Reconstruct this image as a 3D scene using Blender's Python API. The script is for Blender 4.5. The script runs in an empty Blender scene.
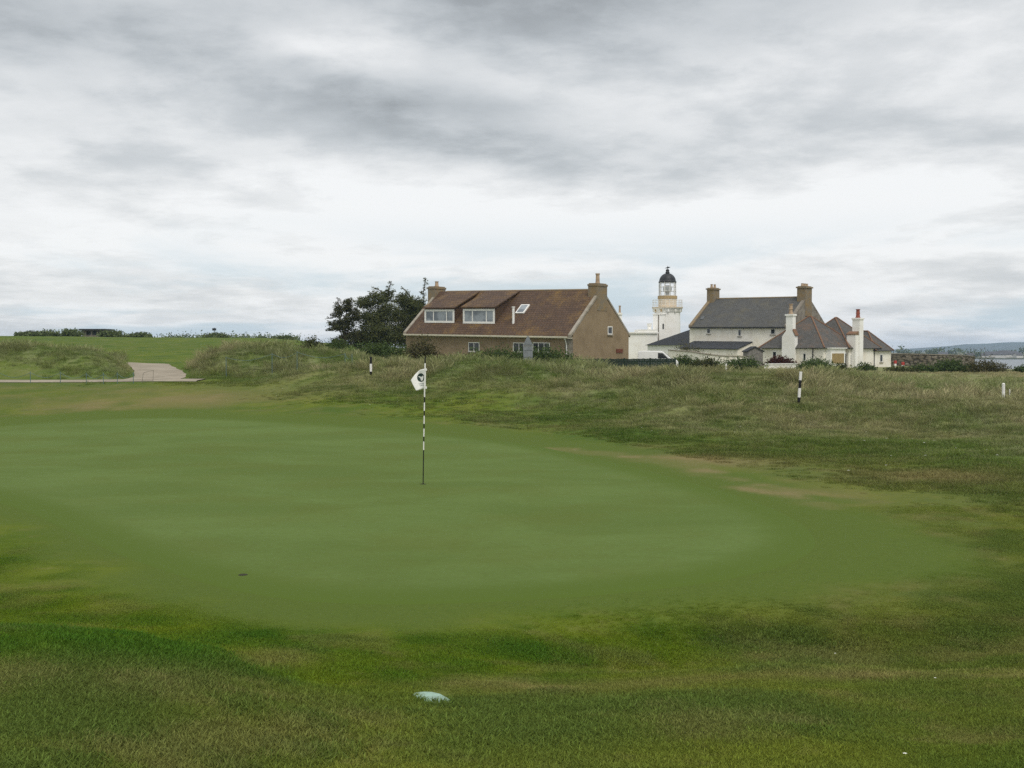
import bpy, math, random
import numpy as np
from mathutils import Vector, Matrix

R = math.radians
scene = bpy.context.scene
C = scene.collection
random.seed(7)
rng = np.random.default_rng(11)

# ------------------------------------------------------------------ camera
FPX, EYE = 1100.0, 2.4
PITCH = math.atan(34.0 / FPX)
cam_d = bpy.data.cameras.new("camera")
cam = bpy.data.objects.new("camera", cam_d)
C.objects.link(cam)
cam_d.sensor_width = 36.0
cam_d.lens = 36.0 * FPX / 1024.0
cam_d.clip_start = 0.1
cam_d.clip_end = 30000.0
cam.location = (0, 0, EYE)
cam.rotation_euler = (math.pi / 2 - PITCH, 0, 0)
scene.camera = cam

# ------------------------------------------------------------------ light
SUN_EL, SUN_AZ = R(57), R(160)          # azimuth clockwise from +Y: behind the camera
sd = bpy.data.lights.new("sun", "SUN")
sd.energy = 1.5
sd.angle = R(25)
sd.color = (1.0, 0.95, 0.88)
sun = bpy.data.objects.new("sun", sd)
C.objects.link(sun)
sdir = Vector((math.sin(SUN_AZ) * math.cos(SUN_EL), math.cos(SUN_AZ) * math.cos(SUN_EL), math.sin(SUN_EL)))
sun.rotation_euler = sdir.to_track_quat('Z', 'Y').to_euler()
sun.location = (0, -20, 60)

scene.view_settings.view_transform = 'Standard'
scene.view_settings.look = 'None'
scene.view_settings.exposure = 0.42
scene.view_settings.gamma = 1.0
scene.render.engine = 'CYCLES'
cy = scene.cycles
cy.max_bounces = 5
cy.diffuse_bounces = 3
cy.glossy_bounces = 2
cy.transmission_bounces = 3
cy.transparent_max_bounces = 6
cy.volume_bounces = 1
cy.use_denoising = False


class NT:
    """small helper round a node tree"""
    def __init__(s, nt):
        s.nt = nt

    def n(s, t, **k):
        nd = s.nt.nodes.new(t)
        for a, v in k.items():
            setattr(nd, a, v)
        return nd

    def put(s, sock, v):
        if v is None:
            return
        if isinstance(v, bpy.types.NodeSocket):
            s.nt.links.new(v, sock)
        else:
            try:
                sock.default_value = v
            except Exception:
                sock.default_value = tuple(v) + (1.0,)

    def m(s, op, a, b=None, c=None, clamp=False):
        nd = s.n('ShaderNodeMath', operation=op, use_clamp=clamp)
        s.put(nd.inputs[0], a)
        s.put(nd.inputs[1], b)
        s.put(nd.inputs[2], c)
        return nd.outputs[0]

    def vm(s, op, a, b=None):
        nd = s.n('ShaderNodeVectorMath', operation=op)
        s.put(nd.inputs[0], a)
        if b is not None:
            if op == 'SCALE':
                s.put(nd.inputs['Scale'], b)
            else:
                s.put(nd.inputs[1], b)
        return nd.outputs['Value'] if op in ('LENGTH', 'DOT_PRODUCT') else nd.outputs[0]

    def mix(s, f, a, b, mode='MIX'):
        nd = s.n('ShaderNodeMix', data_type='RGBA', blend_type=mode)
        s.put(nd.inputs[0], f)
        s.put(nd.inputs[6], a)
        s.put(nd.inputs[7], b)
        return nd.outputs[2]

    def noise(s, vec, scale, detail=4.0, rough=0.55, dist=0.0):
        nd = s.n('ShaderNodeTexNoise')
        s.put(nd.inputs['Vector'], vec)
        nd.inputs['Scale'].default_value = scale
        nd.inputs['Detail'].default_value = detail
        nd.inputs['Roughness'].default_value = rough
        nd.inputs['Distortion'].default_value = dist
        return nd.outputs['Fac']

    def ramp(s, f, lo, hi):
        nd = s.n('ShaderNodeMapRange', interpolation_type='SMOOTHSTEP')
        s.put(nd.inputs[0], f)
        nd.inputs[1].default_value = lo
        nd.inputs[2].default_value = hi
        return nd.outputs[0]

    def bump(s, h, strength, dist=0.05):
        nd = s.n('ShaderNodeBump')
        s.put(nd.inputs['Height'], h)
        nd.inputs['Strength'].default_value = strength
        nd.inputs['Distance'].default_value = dist
        return nd.outputs[0]


# ------------------------------------------------------------------ world
world = bpy.data.worlds.new("World")
scene.world = world
world.use_nodes = True
world.node_tree.nodes.clear()
W = NT(world.node_tree)
tc = W.n('ShaderNodeTexCoord')
dirv = W.vm('NORMALIZE', tc.outputs['Generated'])
sx = W.n('ShaderNodeSeparateXYZ')
W.put(sx.inputs[0], dirv)
dx, dy, dz = sx.outputs
zc = W.m('MAXIMUM', dz, 0.0)
inv = W.m('DIVIDE', 1.0, W.m('ADD', zc, 0.13))
cx = W.n('ShaderNodeCombineXYZ')
W.put(cx.inputs[0], W.m('MULTIPLY', dx, inv))
W.put(cx.inputs[1], W.m('MULTIPLY', dy, inv))
cx.inputs[2].default_value = 3.1
P2 = cx.outputs[0]
n_big = W.noise(P2, 0.55, 10.0, 0.60, 0.1)
n_mid = W.noise(P2, 1.6, 10.0, 0.62, 0.1)
# direction angles with a ragged warp so cloud shapes have torn edges
nw = W.n('ShaderNodeTexNoise')
W.put(nw.inputs['Vector'], P2)
nw.inputs['Scale'].default_value = 0.9
nw.inputs['Detail'].default_value = 6.0
nw.inputs['Roughness'].default_value = 0.6
sw = W.n('ShaderNodeSeparateXYZ')
W.put(sw.inputs[0], nw.outputs['Color'])
az0 = W.m('ARCTAN2', dx, dy)
el0 = W.m('ARCSINE', dz)
az = W.m('ADD', az0, W.m('MULTIPLY', W.m('SUBTRACT', sw.outputs[0], 0.5), 0.22))
el = W.m('ADD', el0, W.m('MULTIPLY', W.m('SUBTRACT', sw.outputs[1], 0.5), 0.085))


def base_curve(x, pts):
    nd = W.n('ShaderNodeFloatCurve')
    cv = nd.mapping.curves[0]
    while len(cv.points) > 2:
        cv.points.remove(cv.points[1])
    cv.points[0].location = pts[0]
    cv.points[1].location = pts[-1]
    for p in pts[1:-1]:
        cv.points.new(*p)
    nd.mapping.update()
    W.put(nd.inputs['Value'], x)
    return nd.outputs[0]


elw = W.m('ADD', el0, W.m('MULTIPLY', W.m('SUBTRACT', sw.outputs[2], 0.5), 0.035))
L = base_curve(elw, [(0.0, 0.66), (0.03, 0.69), (0.06, 0.715), (0.10, 0.69), (0.145, 0.645), (0.19, 0.575),
                     (0.26, 0.51), (0.34, 0.47), (0.6, 0.70), (1.0, 0.84)])
n_fine = W.noise(P2, 6.5, 6.0, 0.62, 0.2)
L = W.m('ADD', L, W.m('MULTIPLY', W.m('SUBTRACT', W.ramp(n_big, 0.36, 0.62), 0.5), 0.13))
L = W.m('ADD', L, W.m('MULTIPLY', W.m('SUBTRACT', W.ramp(n_mid, 0.37, 0.60), 0.5), 0.135))
L = W.m('ADD', L, W.m('MULTIPLY', W.m('SUBTRACT', n_fine, 0.5), 0.09))


def blob(px, py, sxp, syp, a, rot=0.0):
    global L
    a0, e0 = (px - 512) / FPX, (350 - py) / FPX
    da = W.m('SUBTRACT', az, a0)
    de = W.m('SUBTRACT', el, e0)
    c, s = math.cos(R(rot)), math.sin(R(rot))
    u = W.m('ADD', W.m('MULTIPLY', da, c * FPX / sxp), W.m('MULTIPLY', de, s * FPX / sxp))
    v = W.m('ADD', W.m('MULTIPLY', da, -s * FPX / syp), W.m('MULTIPLY', de, c * FPX / syp))
    g = W.m('EXPONENT', W.m('MULTIPLY', W.m('ADD', W.m('MULTIPLY', u, u), W.m('MULTIPLY', v, v)), -1.0))
    L = W.m('ADD', L, W.m('MULTIPLY', g, a))


blob(60, 60, 230, 40, -0.14)
blob(400, 125, 180, 34, -0.24, -14)
blob(330, 55, 90, 26, 0.16)
blob(560, 20, 260, 40, -0.10)
blob(800, 90, 230, 36, 0.06, 10)
blob(760, 150, 240, 24, -0.03, 4)
blob(120, 210, 260, 40, 0.06)
blob(760, 215, 260, 24, 0.16, 6)
blob(330, 262, 150, 10, 0.10, 4)
blob(120, 296, 190, 13, -0.10)
blob(950, 312, 130, 20, -0.10)
blob(420, 205, 160, 22, 0.05)
blob(960, 60, 120, 40, 0.05)
CLOUDS_END = True
L = W.m('MAXIMUM', L, 0.22)
L = W.m('MINIMUM', L, 0.76)
tint = W.mix(W.ramp(L, 0.35, 0.74), (0.925, 0.985, 1.03, 1), (0.99, 1.0, 1.005, 1))
cl_col = W.mix(1.0, tint, L, 'MULTIPLY')
n_gap = W.noise(P2, 0.55, 6.0, 0.6, 0.3)
gap = W.m('MULTIPLY', W.ramp(n_gap, 0.48, 0.64), W.m('SUBTRACT', 1.0, W.ramp(el0, 0.04, 0.13)))
cl_col = W.mix(W.m('MULTIPLY', gap, 0.85), cl_col, (0.48, 0.58, 0.65, 1))
sky = W.n('ShaderNodeTexSky', sky_type='NISHITA', sun_disc=False)
sky.sun_elevation = SUN_EL
sky.sun_rotation = SUN_AZ
sky.air_density = 1.2
sky.dust_density = 2.0
bgA = W.n('ShaderNodeBackground')
W.put(bgA.inputs[0], sky.outputs[0])
bgA.inputs[1].default_value = 0.09
bgB = W.n('ShaderNodeBackground')
W.put(bgB.inputs[0], cl_col)
bgB.inputs[1].default_value = 0.95
# thin blue gaps low down, left and right, otherwise full cover
cover = W.m('SUBTRACT', 1.0, W.m('ADD', 0.06, W.m('MULTIPLY', gap, 0.12)))
ms = W.n('ShaderNodeMixShader')
W.put(ms.inputs[0], cover)
W.nt.links.new(bgA.outputs[0], ms.inputs[1])
W.nt.links.new(bgB.outputs[0], ms.inputs[2])
wo = W.n('ShaderNodeOutputWorld')
W.nt.links.new(ms.outputs[0], wo.inputs[0])
world.cycles.sampling_method = 'MANUAL'
world.cycles.sample_map_resolution = 512

# ------------------------------------------------------------------ projection helpers
FWD = Vector((0, math.cos(PITCH), -math.sin(PITCH)))
UPV = Vector((0, math.sin(PITCH), math.cos(PITCH)))
CAMP = Vector((0, 0, EYE))


def ray(px, py):
    return FWD + Vector((1, 0, 0)) * ((px - 512) / FPX) + UPV * ((384 - py) / FPX)


def P(px, py, D):
    d = ray(px, py)
    return CAMP + d * (D / d.y)


def pxu(px):
    d = ray(px, 350)
    return d.x / d.y


# ------------------------------------------------------------------ noise + terrain
_tab = rng.random((256, 256))


def vnoise(x, y):
    xi, yi = np.floor(x).astype(int), np.floor(y).astype(int)
    fx, fy = x - xi, y - yi
    fx, fy = fx * fx * fx * (fx * (fx * 6 - 15) + 10), fy * fy * fy * (fy * (fy * 6 - 15) + 10)
    a, b = _tab[xi & 255, yi & 255], _tab[(xi + 1) & 255, yi & 255]
    c, d = _tab[xi & 255, (yi + 1) & 255], _tab[(xi + 1) & 255, (yi + 1) & 255]
    return (a * (1 - fx) + b * fx) * (1 - fy) + (c * (1 - fx) + d * fx) * fy


def fbm(x, y, s, oc=4, g=0.5):
    t, a, n = 0, 1.0, 0
    for o in range(oc):
        t = t + a * vnoise(x * s + 17.3 * o, y * s + 9.1 * o)
        n += a
        a *= g
        s *= 2.03
    return t / n


def sstep(x, a, b):
    t = np.clip((x - a) / (b - a), 0, 1)
    return t * t * (3 - 2 * t)


COLS = [-400, 0, 170, 250, 340, 512, 700, 850, 1024, 1400]
TAB = [
    (1.5, [.85, .85, .85, .85, .85, .85, .85, .85, .85, .85]),
    (4.0, [.70, .66, .60, .58, .58, .60, .55, .50, .50, .50]),
    (5.5, [.66, .62, .55, .48, .42, .40, .38, .33, .33, .35]),
    (7.0, [.55, .55, .44, .32, .22, .18, .17, .17, .17, .20]),
    (7.8, [.40, .38, .28, .19, .12, .08, .06, .06, .06, .12]),
    (8.6, [.22, .19, .12, .07, .03, -.03, -.20, -.23, -.14, 0]),
    (9.6, [.06, .03, .02, .0, 0, -.03, -.22, -.27, -.19, 0]),
    (11., [0, 0, 0, 0, 0, 0, -.05, -.10, -.12, 0]),
    (13., [0, 0, 0, 0, 0, 0, 0, -.03, -.06, 0]),
    (16., [.04, .02, 0, 0, 0, 0, 0, -.03, -.02, 0]),
    (20., [.10, .02, 0, 0, 0, 0, 0, 0, 0, 0]),
    (25., [.20, .02, .02, 0, 0, 0, .02, .03, .03, .05]),
    (30., [.40, .05, .06, .06, .05, .0, .20, .14, .10, .10]),
    (36., [.60, .15, .20, .22, .33, .22, .58, .44, .18, .20]),
    (42., [.80, .50, .52, .50, .70, .78, .95, .72, .26, .30]),
    (48., [1., .85, .85, .85, 1.05, 1.02, .78, .62, .20, .35]),
    (52., [1.05, 1., 1.02, 1.05, 1.15, 1.12, .74, .66, .20, .35]),
    (57., [1.8, 1.8, 1.15, 1.55, 1.50, 1.04, .72, .62, .15, .35]),
    (62., [2.3, 2.3, 1.32, 1.75, 1.72, .72, .50, .45, .12, .30]),
    (70., [2.4, 2.3, 1.6, 1.75, 1.78, .60, .40, .32, .10, .28]),
    (85., [2.6, 2.2, 1.9, 1.85, 1.55, .55, .20, .12, .04, .2]),
    (100., [3., 2.6, 2.3, 2.1, 1.35, .50, .12, .02, 0, .1]),
    (120., [3.6, 3.2, 2.8, 2.5, 1.45, .55, .15, 0, -.1, 0]),
    (150., [4.3, 4.1, 3.7, 3.6, 2.3, 1.2, .5, .30, -.3, -.5]),
    (190., [4.9, 4.8, 4.5, 4.4, 3.0, 1.2, .4, .0, -1, -1.5]),
    (240., [5.3, 5.3, 5., 5., 3.7, 1., 0, -1.5, -2.5, -3]),
    (320., [5.5, 5.5, 5.2, 5.2, 4., .5, -2, -4, -5, -5.5]),
    (450., [5.5, 5.5, 5.3, 5.3, 4., -2, -5, -7, -7.5, -8]),
    (700., [3, 3, 3, 3, 1, -6, -8, -9, -9, -9]),
    (1000., [-9] * 10)]
_tv = np.log(np.array([r[0] for r in TAB]))
_tu = np.array([pxu(c) for c in COLS])
_tz = np.array([r[1] for r in TAB])


def pchip_slopes(x, z):
    h = np.diff(x)
    d = np.diff(z, axis=0) / h[:, None]
    m = np.zeros_like(z)
    w1, w2 = 2 * h[1:] + h[:-1], h[1:] + 2 * h[:-1]
    ok = d[:-1] * d[1:] > 0
    with np.errstate(divide='ignore', invalid='ignore'):
        mm = (w1 + w2)[:, None] / (w1[:, None] / d[:-1] + w2[:, None] / d[1:])
    m[1:-1] = np.where(ok, mm, 0)
    return m


def herm(x, z, m, i, q):
    h = x[i + 1] - x[i]
    t = np.clip((q - x[i]) / h, 0, 1)
    return ((2 * t ** 3 - 3 * t ** 2 + 1), (t ** 3 - 2 * t ** 2 + t) * h, (-2 * t ** 3 + 3 * t ** 2), (t ** 3 - t ** 2) * h)


_mv = pchip_slopes(_tv, _tz)


def base_z(x, y):
    Y = np.maximum(y, 1.5)
    v = np.clip(np.log(Y), _tv[0], _tv[-1])
    u = np.clip(x / (Y + np.clip(2.5 - Y, 0, 1)), _tu[0], _tu[-1])
    i = np.clip(np.searchsorted(_tv, v) - 1, 0, len(_tv) - 2)
    j = np.clip(np.searchsorted(_tu, u) - 1, 0, len(_tu) - 2)
    a, b, c, d = herm(_tv, _tz, _mv, i, v)

    def col(k):
        return a * _tz[i, k] + b * _mv[i, k] + c * _tz[i + 1, k] + d * _mv[i + 1, k]
    k0, k1, k2, k3 = np.maximum(j - 1, 0), j, j + 1, np.minimum(j + 2, len(_tu) - 1)
    z0, z1, z2, z3 = col(k0), col(k1), col(k2), col(k3)
    h = _tu[k2] - _tu[k1]
    t = (u - _tu[k1]) / h
    with np.errstate(divide='ignore', invalid='ignore'):
        d0 = np.where(k0 == k1, 0, (z1 - z0) / np.where(k0 == k1, 1, _tu[k1] - _tu[k0]))
        d1 = (z2 - z1) / h
        d2 = np.where(k3 == k2, 0, (z3 - z2) / np.where(k3 == k2, 1, _tu[k3] - _tu[k2]))

    def lim(p, q):
        return np.where(p * q > 0, 2 * p * q / np.where(p * q > 0, p + q, 1), 0)
    m1, m2 = lim(d0, d1) * h, lim(d1, d2) * h
    return (2 * t ** 3 - 3 * t ** 2 + 1) * z1 + (t ** 3 - 2 * t ** 2 + t) * m1 + (-2 * t ** 3 + 3 * t ** 2) * z2 + (t ** 3 - t ** 2) * m2


def flat_pt(px, py, z=0.0):
    d = ray(px, py)
    t = (z - EYE) / d.z
    p = CAMP + d * t
    return (p.x, p.y)


def spline(pts, n=12):
    pts = np.array(pts)
    N = len(pts)
    out = []
    for i in range(N):
        p0, p1, p2, p3 = pts[i - 1], pts[i], pts[(i + 1) % N], pts[(i + 2) % N]
        for k in range(n):
            t = k / n
            out.append(.5 * (2 * p1 + (p2 - p0) * t + (2 * p0 - 5 * p1 + 4 * p2 - p3) * t * t + (3 * p1 - p0 - 3 * p2 + p3) * t ** 3))
    return np.array(out)


GREEN_PX = [(-240, 446), (-100, 432), (0, 425), (90, 419), (170, 417), (250, 419), (340, 424), (420, 431), (512, 442), (600, 459), (680, 479), (750, 499),
            (800, 521), (820, 543), (800, 562), (740, 579), (650, 592), (560, 600), (450, 605), (350, 605), (270, 598), (200, 583), (120, 556), (60, 528),
            (0, 504), (-100, 482), (-220, 466)]
COLLAR_PX = [(-280, 440), (-100, 425), (0, 418), (170, 409), (340, 416), (512, 432), (640, 454), (740, 474), (830, 501), (910, 530), (955, 556), (940, 575),
             (860, 592), (760, 605), (640, 616), (512, 624), (400, 626), (300, 620), (220, 608), (130, 586), (60, 556), (0, 528), (-150, 496), (-300, 470)]


def base_pt(px, py):
    z = 0.0
    for _ in range(25):
        q = flat_pt(px, py, z)
        z = .5 * z + .5 * float(base_z(np.array([q[0]]), np.array([q[1]]))[0])
    return flat_pt(px, py, z)


GREEN = spline([base_pt(*p) for p in GREEN_PX])
COLLAR = spline([base_pt(*p) for p in COLLAR_PX])


WORN = [base_pt(*p) for p in [(555, 449), (605, 454), (645, 459), (695, 467), (735, 478), (782, 492), (828, 505)]]


def poly_sd(poly, x, y):
    """signed distance to a closed outline, positive inside"""
    x, y = np.asarray(x, float), np.asarray(y, float)
    sh = x.shape
    x, y = x.ravel(), y.ravel()
    best = np.full(x.shape, 1e9)
    ins = np.zeros(x.shape, bool)
    near = (x > poly[:, 0].min() - 6) & (x < poly[:, 0].max() + 6) & (y > poly[:, 1].min() - 6) & (y < poly[:, 1].max() + 6)
    X, Y = x[near], y[near]
    b, s = best[near], ins[near]
    a = poly
    c = np.roll(poly, -1, axis=0)
    for k in range(len(a)):
        ax, ay = a[k]
        ex, ey = c[k] - a[k]
        t = np.clip(((X - ax) * ex + (Y - ay) * ey) / (ex * ex + ey * ey + 1e-12), 0, 1)
        b = np.minimum(b, (X - ax - t * ex) ** 2 + (Y - ay - t * ey) ** 2)
        cr = ((ay > Y) != (ay + ey > Y))
        with np.errstate(divide='ignore', invalid='ignore'):
            s = s ^ (cr & (X < ax + (Y - ay) * ex / (ey if ey else 1e-12)))
    best[near], ins[near] = b, s
    r = np.sqrt(best)
    return np.where(ins, r, -np.minimum(r, 10)).reshape(sh)


PATH_L = [(-60, 51.5), (-40, 51.3), (-23.5, 50.8), (-19, 50.6), (-16.8, 51.2), (-14.4, 51.0)]
PATH_S = [(-16.9, 51.0), (-17.2, 54.0), (-18.6, 58), (-20.4, 62.5), (-22.2, 67)]


def seg_dist(pts, x, y):
    b = np.full(np.shape(x), 1e9)
    for (ax, ay), (cx_, cy_) in zip(pts[:-1], pts[1:]):
        ex, ey = cx_ - ax, cy_ - ay
        t = np.clip(((x - ax) * ex + (y - ay) * ey) / (ex * ex + ey * ey), 0, 1)
        b = np.minimum(b, np.hypot(x - ax - t * ex, y - ay - t * ey))
    return b


def path_d(x, y):
    return np.minimum(seg_dist(PATH_L, x, y) - 0.75, seg_dist(PATH_S, x, y) - 1.25)


def interp_px(x, y, pxs, vals):
    u = x / np.maximum(y, 2.0)
    return np.interp(u, [pxu(p) for p in pxs], vals)


def rough_mask(x, y):
    """1 in the long grass, 0 on the mown turf"""
    nz = (fbm(x, y, .16, 3) - .5)
    start = interp_px(x, y, [-200, 0, 190, 215, 260, 340, 450, 560, 700, 850, 1024, 1300], [53.2, 53.2, 53.2, 53, 48, 43, 40, 36.5, 32, 29, 25, 23])
    m = sstep(y + nz * 9, start - 4.0, start + 7.0)
    end = interp_px(x, y, [-300, 0, 110, 160, 172, 180, 186, 205, 300, 345, 380], [74, 74, 70, 62, 52, 52, 56, 68, 70, 80, 400])
    m = m * (1 - sstep(y + nz * 3, end - 2, end + 2))
    return m * sstep(path_d(x, y), .0, .5)


MOUNDS = [(556, 51.5, .46, 3.6, 2.2), (486, 45, .42, 3.0, 1.8), (385, 48, .28, 4.0, 2.4), (662, 44, .16, 3.4, 2.0), (760, 40, .20, 3.6, 2.0),
          (905, 45, .20, 5.0, 2.4), (830, 48, .14, 6.0, 3.0), (560, 40.5, .28, 3.2, 1.6), (700, 36, .26, 3.0, 1.7), (930, 35, .26, 4.0, 2.0), (1010, 42, .3, 4, 2),
          (232, 58.5, .50, 3.6, 2.6), (300, 57, .35, 4.0, 2.6), (40, 58, .45, 7.0, 3.0), (120, 57, .40, 2.6, 2.2), (440, 54, .18, 4, 2.4), (520, 48, .25, 3, 1.8)]


def height(x, y):
    x, y = np.asarray(x, float), np.asarray(y, float)
    z = base_z(x, y)
    off = sstep(-poly_sd(COLLAR, x, y), 0.0, 2.5)
    rm = rough_mask(x, y)
    pd = sstep(path_d(x, y), 0, 2)
    for mpx, mD, mh, mrx, mry in MOUNDS:
        z = z + 1.3 * mh * pd * np.exp(-((x - pxu(mpx) * mD) / mrx) ** 2 - ((y - mD) / mry) ** 2)
    near = sstep(y, 2, 4)
    z = z + off * near * (fbm(x, y, .55, 3) - .5) * .14 * pd
    z = z + rm * ((fbm(x, y, .11, 4, .6) - .5) * .85 + (fbm(x + 40, y, .42, 3) - .5) * .70) * (1 - sstep(y, 95, 120))
    return z


def gz(x, y):
    return float(height(np.array([x]), np.array([y]))[0])


def ground_at(px, D):
    p = P(px, 350, D)
    return Vector((p.x, p.y, gz(p.x, p.y)))


def ground_hit(px, py):
    d = ray(px, py)
    for k in range(4000):
        t = 3 + k * .02 * (1 + k * .002)
        p = CAMP + d * t
        if p.z <= gz(p.x, p.y):
            return Vector((p.x, p.y, gz(p.x, p.y)))
    return p


# ------------------------------------------------------------------ objects, tags
def tag(o, label=None, cat=None, group=None, kind=None):
    for k, v in (('label', label), ('category', cat), ('group', group), ('kind', kind)):
        if v:
            o[k] = v
    return o


def empty(name, loc, rz, label, cat, group=None):
    o = bpy.data.objects.new(name, None)
    C.objects.link(o)
    o.location = loc
    o.rotation_euler = (0, 0, rz)
    o.empty_display_size = .3
    return tag(o, label, cat, group)


def copy_tree(o, parent=None):
    c = o.copy()
    C.objects.link(c)
    c.parent = parent
    for ch in [q for q in list(o.children)]:
        copy_tree(ch, c)
    return c


class MB:
    """collects shapes, links them as one mesh object"""
    def __init__(s, xf=None):
        s.v, s.f, s.mi, s.cur, s.xf = [], [], [], 0, xf

    def add(s, vs, fs):
        b = len(s.v)
        s.v += [tuple(q) for q in vs]
        s.f += [tuple(b + i for i in f) for f in fs]
        s.mi += [s.cur] * len(fs)

    def box(s, x0, x1, y0, y1, z0, z1):
        s.obox((x0, y0, z0), (x1 - x0, 0, 0), (0, y1 - y0, 0), (0, 0, z1 - z0))

    def obox(s, o, a, b, c):
        o, a, b, c = map(Vector, (o, a, b, c))
        vs = [o, o + a, o + a + b, o + b, o + c, o + a + c, o + a + b + c, o + b + c]
        s.add(vs, [(0, 3, 2, 1), (4, 5, 6, 7), (0, 1, 5, 4), (1, 2, 6, 5), (2, 3, 7, 6), (3, 0, 4, 7)])

    def ext(s, poly, vec):
        n = len(poly)
        v = Vector(vec)
        vs = [Vector(p) for p in poly] + [Vector(p) + v for p in poly]
        s.add(vs, [tuple(range(n - 1, -1, -1)), tuple(range(n, 2 * n))] + [(i, (i + 1) % n, n + (i + 1) % n, n + i) for i in range(n)])

    def poly(s, pts):
        s.add(pts, [tuple(range(len(pts)))])

    def tube(s, p0, p1, r0, r1=None, n=8, caps=True):
        r1 = r0 if r1 is None else r1
        p0, p1 = Vector(p0), Vector(p1)
        q = (p1 - p0).to_track_quat('Z', 'Y')
        vs = []
        for p, r in ((p0, r0), (p1, r1)):
            for i in range(n):
                a = 2 * math.pi * i / n
                vs.append(p + q @ Vector((r * math.cos(a), r * math.sin(a), 0)))
        fs = [(i, (i + 1) % n, n + (i + 1) % n, n + i) for i in range(n)]
        if caps:
            fs += [tuple(range(n - 1, -1, -1)), tuple(range(n, 2 * n))]
        s.add(vs, fs)

    def lathe(s, prof, n=32, o=(0, 0, 0)):
        b = []
        for r, z in prof:
            for i in range(n):
                a = 2 * math.pi * i / n
                b.append((o[0] + r * math.cos(a), o[1] + r * math.sin(a), o[2] + z))
        fs = []
        for k in range(len(prof) - 1):
            fs += [(k * n + i, k * n + (i + 1) % n, (k + 1) * n + (i + 1) % n, (k + 1) * n + i) for i in range(n)]
        fs += [tuple(range(n - 1, -1, -1)), tuple((len(prof) - 1) * n + i for i in range(n))]
        s.add(b, fs)

    def build(s, name, mats, parent=None, smooth=False, bevel=0):
        vs = [s.xf(q) for q in s.v] if s.xf else s.v
        me = bpy.data.meshes.new(name)
        me.from_pydata([tuple(q) for q in vs], [], s.f)
        for m_ in (mats if isinstance(mats, (list, tuple)) else [mats]):
            me.materials.append(m_)
        me.polygons.foreach_set('material_index', s.mi)
        if smooth:
            me.polygons.foreach_set('use_smooth', [True] * len(s.f))
        me.update()
        o = bpy.data.objects.new(name, me)
        C.objects.link(o)
        o.parent = parent
        if bevel:
            md = o.modifiers.new('bevel', 'BEVEL')
            md.width = bevel
            md.segments = 2
            md.limit_method = 'ANGLE'
        return o


def mesh_np(name, V, F, mat, parent=None):
    """numpy verts + uniform faces -> object"""
    me = bpy.data.meshes.new(name)
    V = np.asarray(V, np.float32)
    F = np.asarray(F, np.int32)
    k = F.shape[1]
    me.vertices.add(len(V))
    me.vertices.foreach_set('co', V.ravel())
    me.loops.add(F.size)
    me.loops.foreach_set('vertex_index', F.ravel())
    me.polygons.add(len(F))
    me.polygons.foreach_set('loop_start', np.arange(0, F.size, k, dtype=np.int32))
    me.polygons.foreach_set('loop_total', np.full(len(F), k, np.int32))
    me.update(calc_edges=True)
    if mat:
        me.materials.append(mat)
    o = bpy.data.objects.new(name, me)
    C.objects.link(o)
    o.parent = parent
    return o


def fattr(o, name, vals):
    a = o.data.attributes.new(name, 'FLOAT', 'POINT')
    a.data.foreach_set('value', np.asarray(vals, np.float32).ravel())


# ------------------------------------------------------------------ materials
def mat_new(name):
    m = bpy.data.materials.new(name)
    m.use_nodes = True
    m.node_tree.nodes.clear()
    N = NT(m.node_tree)
    out = N.n('ShaderNodeOutputMaterial')
    return m, N, out


def pbsdf(N, out, col, rough=.8, normal=None, spec=.3, metal=0.0):
    b = N.n('ShaderNodeBsdfPrincipled')
    N.put(b.inputs['Base Color'], col)
    N.put(b.inputs['Roughness'], rough)
    b.inputs['Specular IOR Level'].default_value = spec
    b.inputs['Metallic'].default_value = metal
    if normal:
        N.put(b.inputs['Normal'], normal)
    N.nt.links.new(b.outputs[0], out.inputs[0])
    return b


def simple(name, col, rough=.7, var=.25, scale=3.0, spec=.3, metal=0.0, bump=0.0, bscale=20.0, col2=None):
    m, N, out = mat_new(name)
    t = N.n('ShaderNodeTexCoord').outputs['Object']
    n1 = N.noise(t, scale, 5, .6)
    c2 = col2 or tuple(c * (1 - var) for c in col)
    c = N.mix(N.ramp(n1, .35, .68), col + (1,), c2 + (1,))
    n2 = N.noise(t, scale * 7, 3, .6)
    c = N.mix(N.m('MULTIPLY', N.ramp(n2, .4, .75), var * .8), c, tuple(q * .6 for q in col) + (1,))
    nm = N.bump(N.noise(t, bscale, 4, .6), bump) if bump else None
    pbsdf(N, out, c, rough, nm, spec, metal)
    return m


def render_wall(name, col, stain, bump=.35):
    """rendered or limewashed wall: patchy, streaked below the eaves"""
    m, N, out = mat_new(name)
    t = N.n('ShaderNodeTexCoord').outputs['Object']
    n1 = N.noise(t, .7, 6, .62)
    mp = N.n('ShaderNodeMapping')
    mp.inputs['Scale'].default_value = (2.2, 2.2, .22)
    N.put(mp.inputs[0], t)
    n2 = N.noise(mp.outputs[0], 1.3, 5, .65)
    c = N.mix(N.m('MULTIPLY', N.ramp(n1, .40, .68), .75), col + (1,), stain + (1,))
    c = N.mix(N.m('MULTIPLY', N.ramp(n2, .52, .78), .55), c, stain + (1,))
    n3 = N.noise(t, 26, 3, .6)
    c = N.mix(N.m('MULTIPLY', N.ramp(n3, .35, .7), .08), c, tuple(q * .7 for q in col) + (1,))
    pbsdf(N, out, c, .92, N.bump(n3, bump, .03), .15)
    return m


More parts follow.
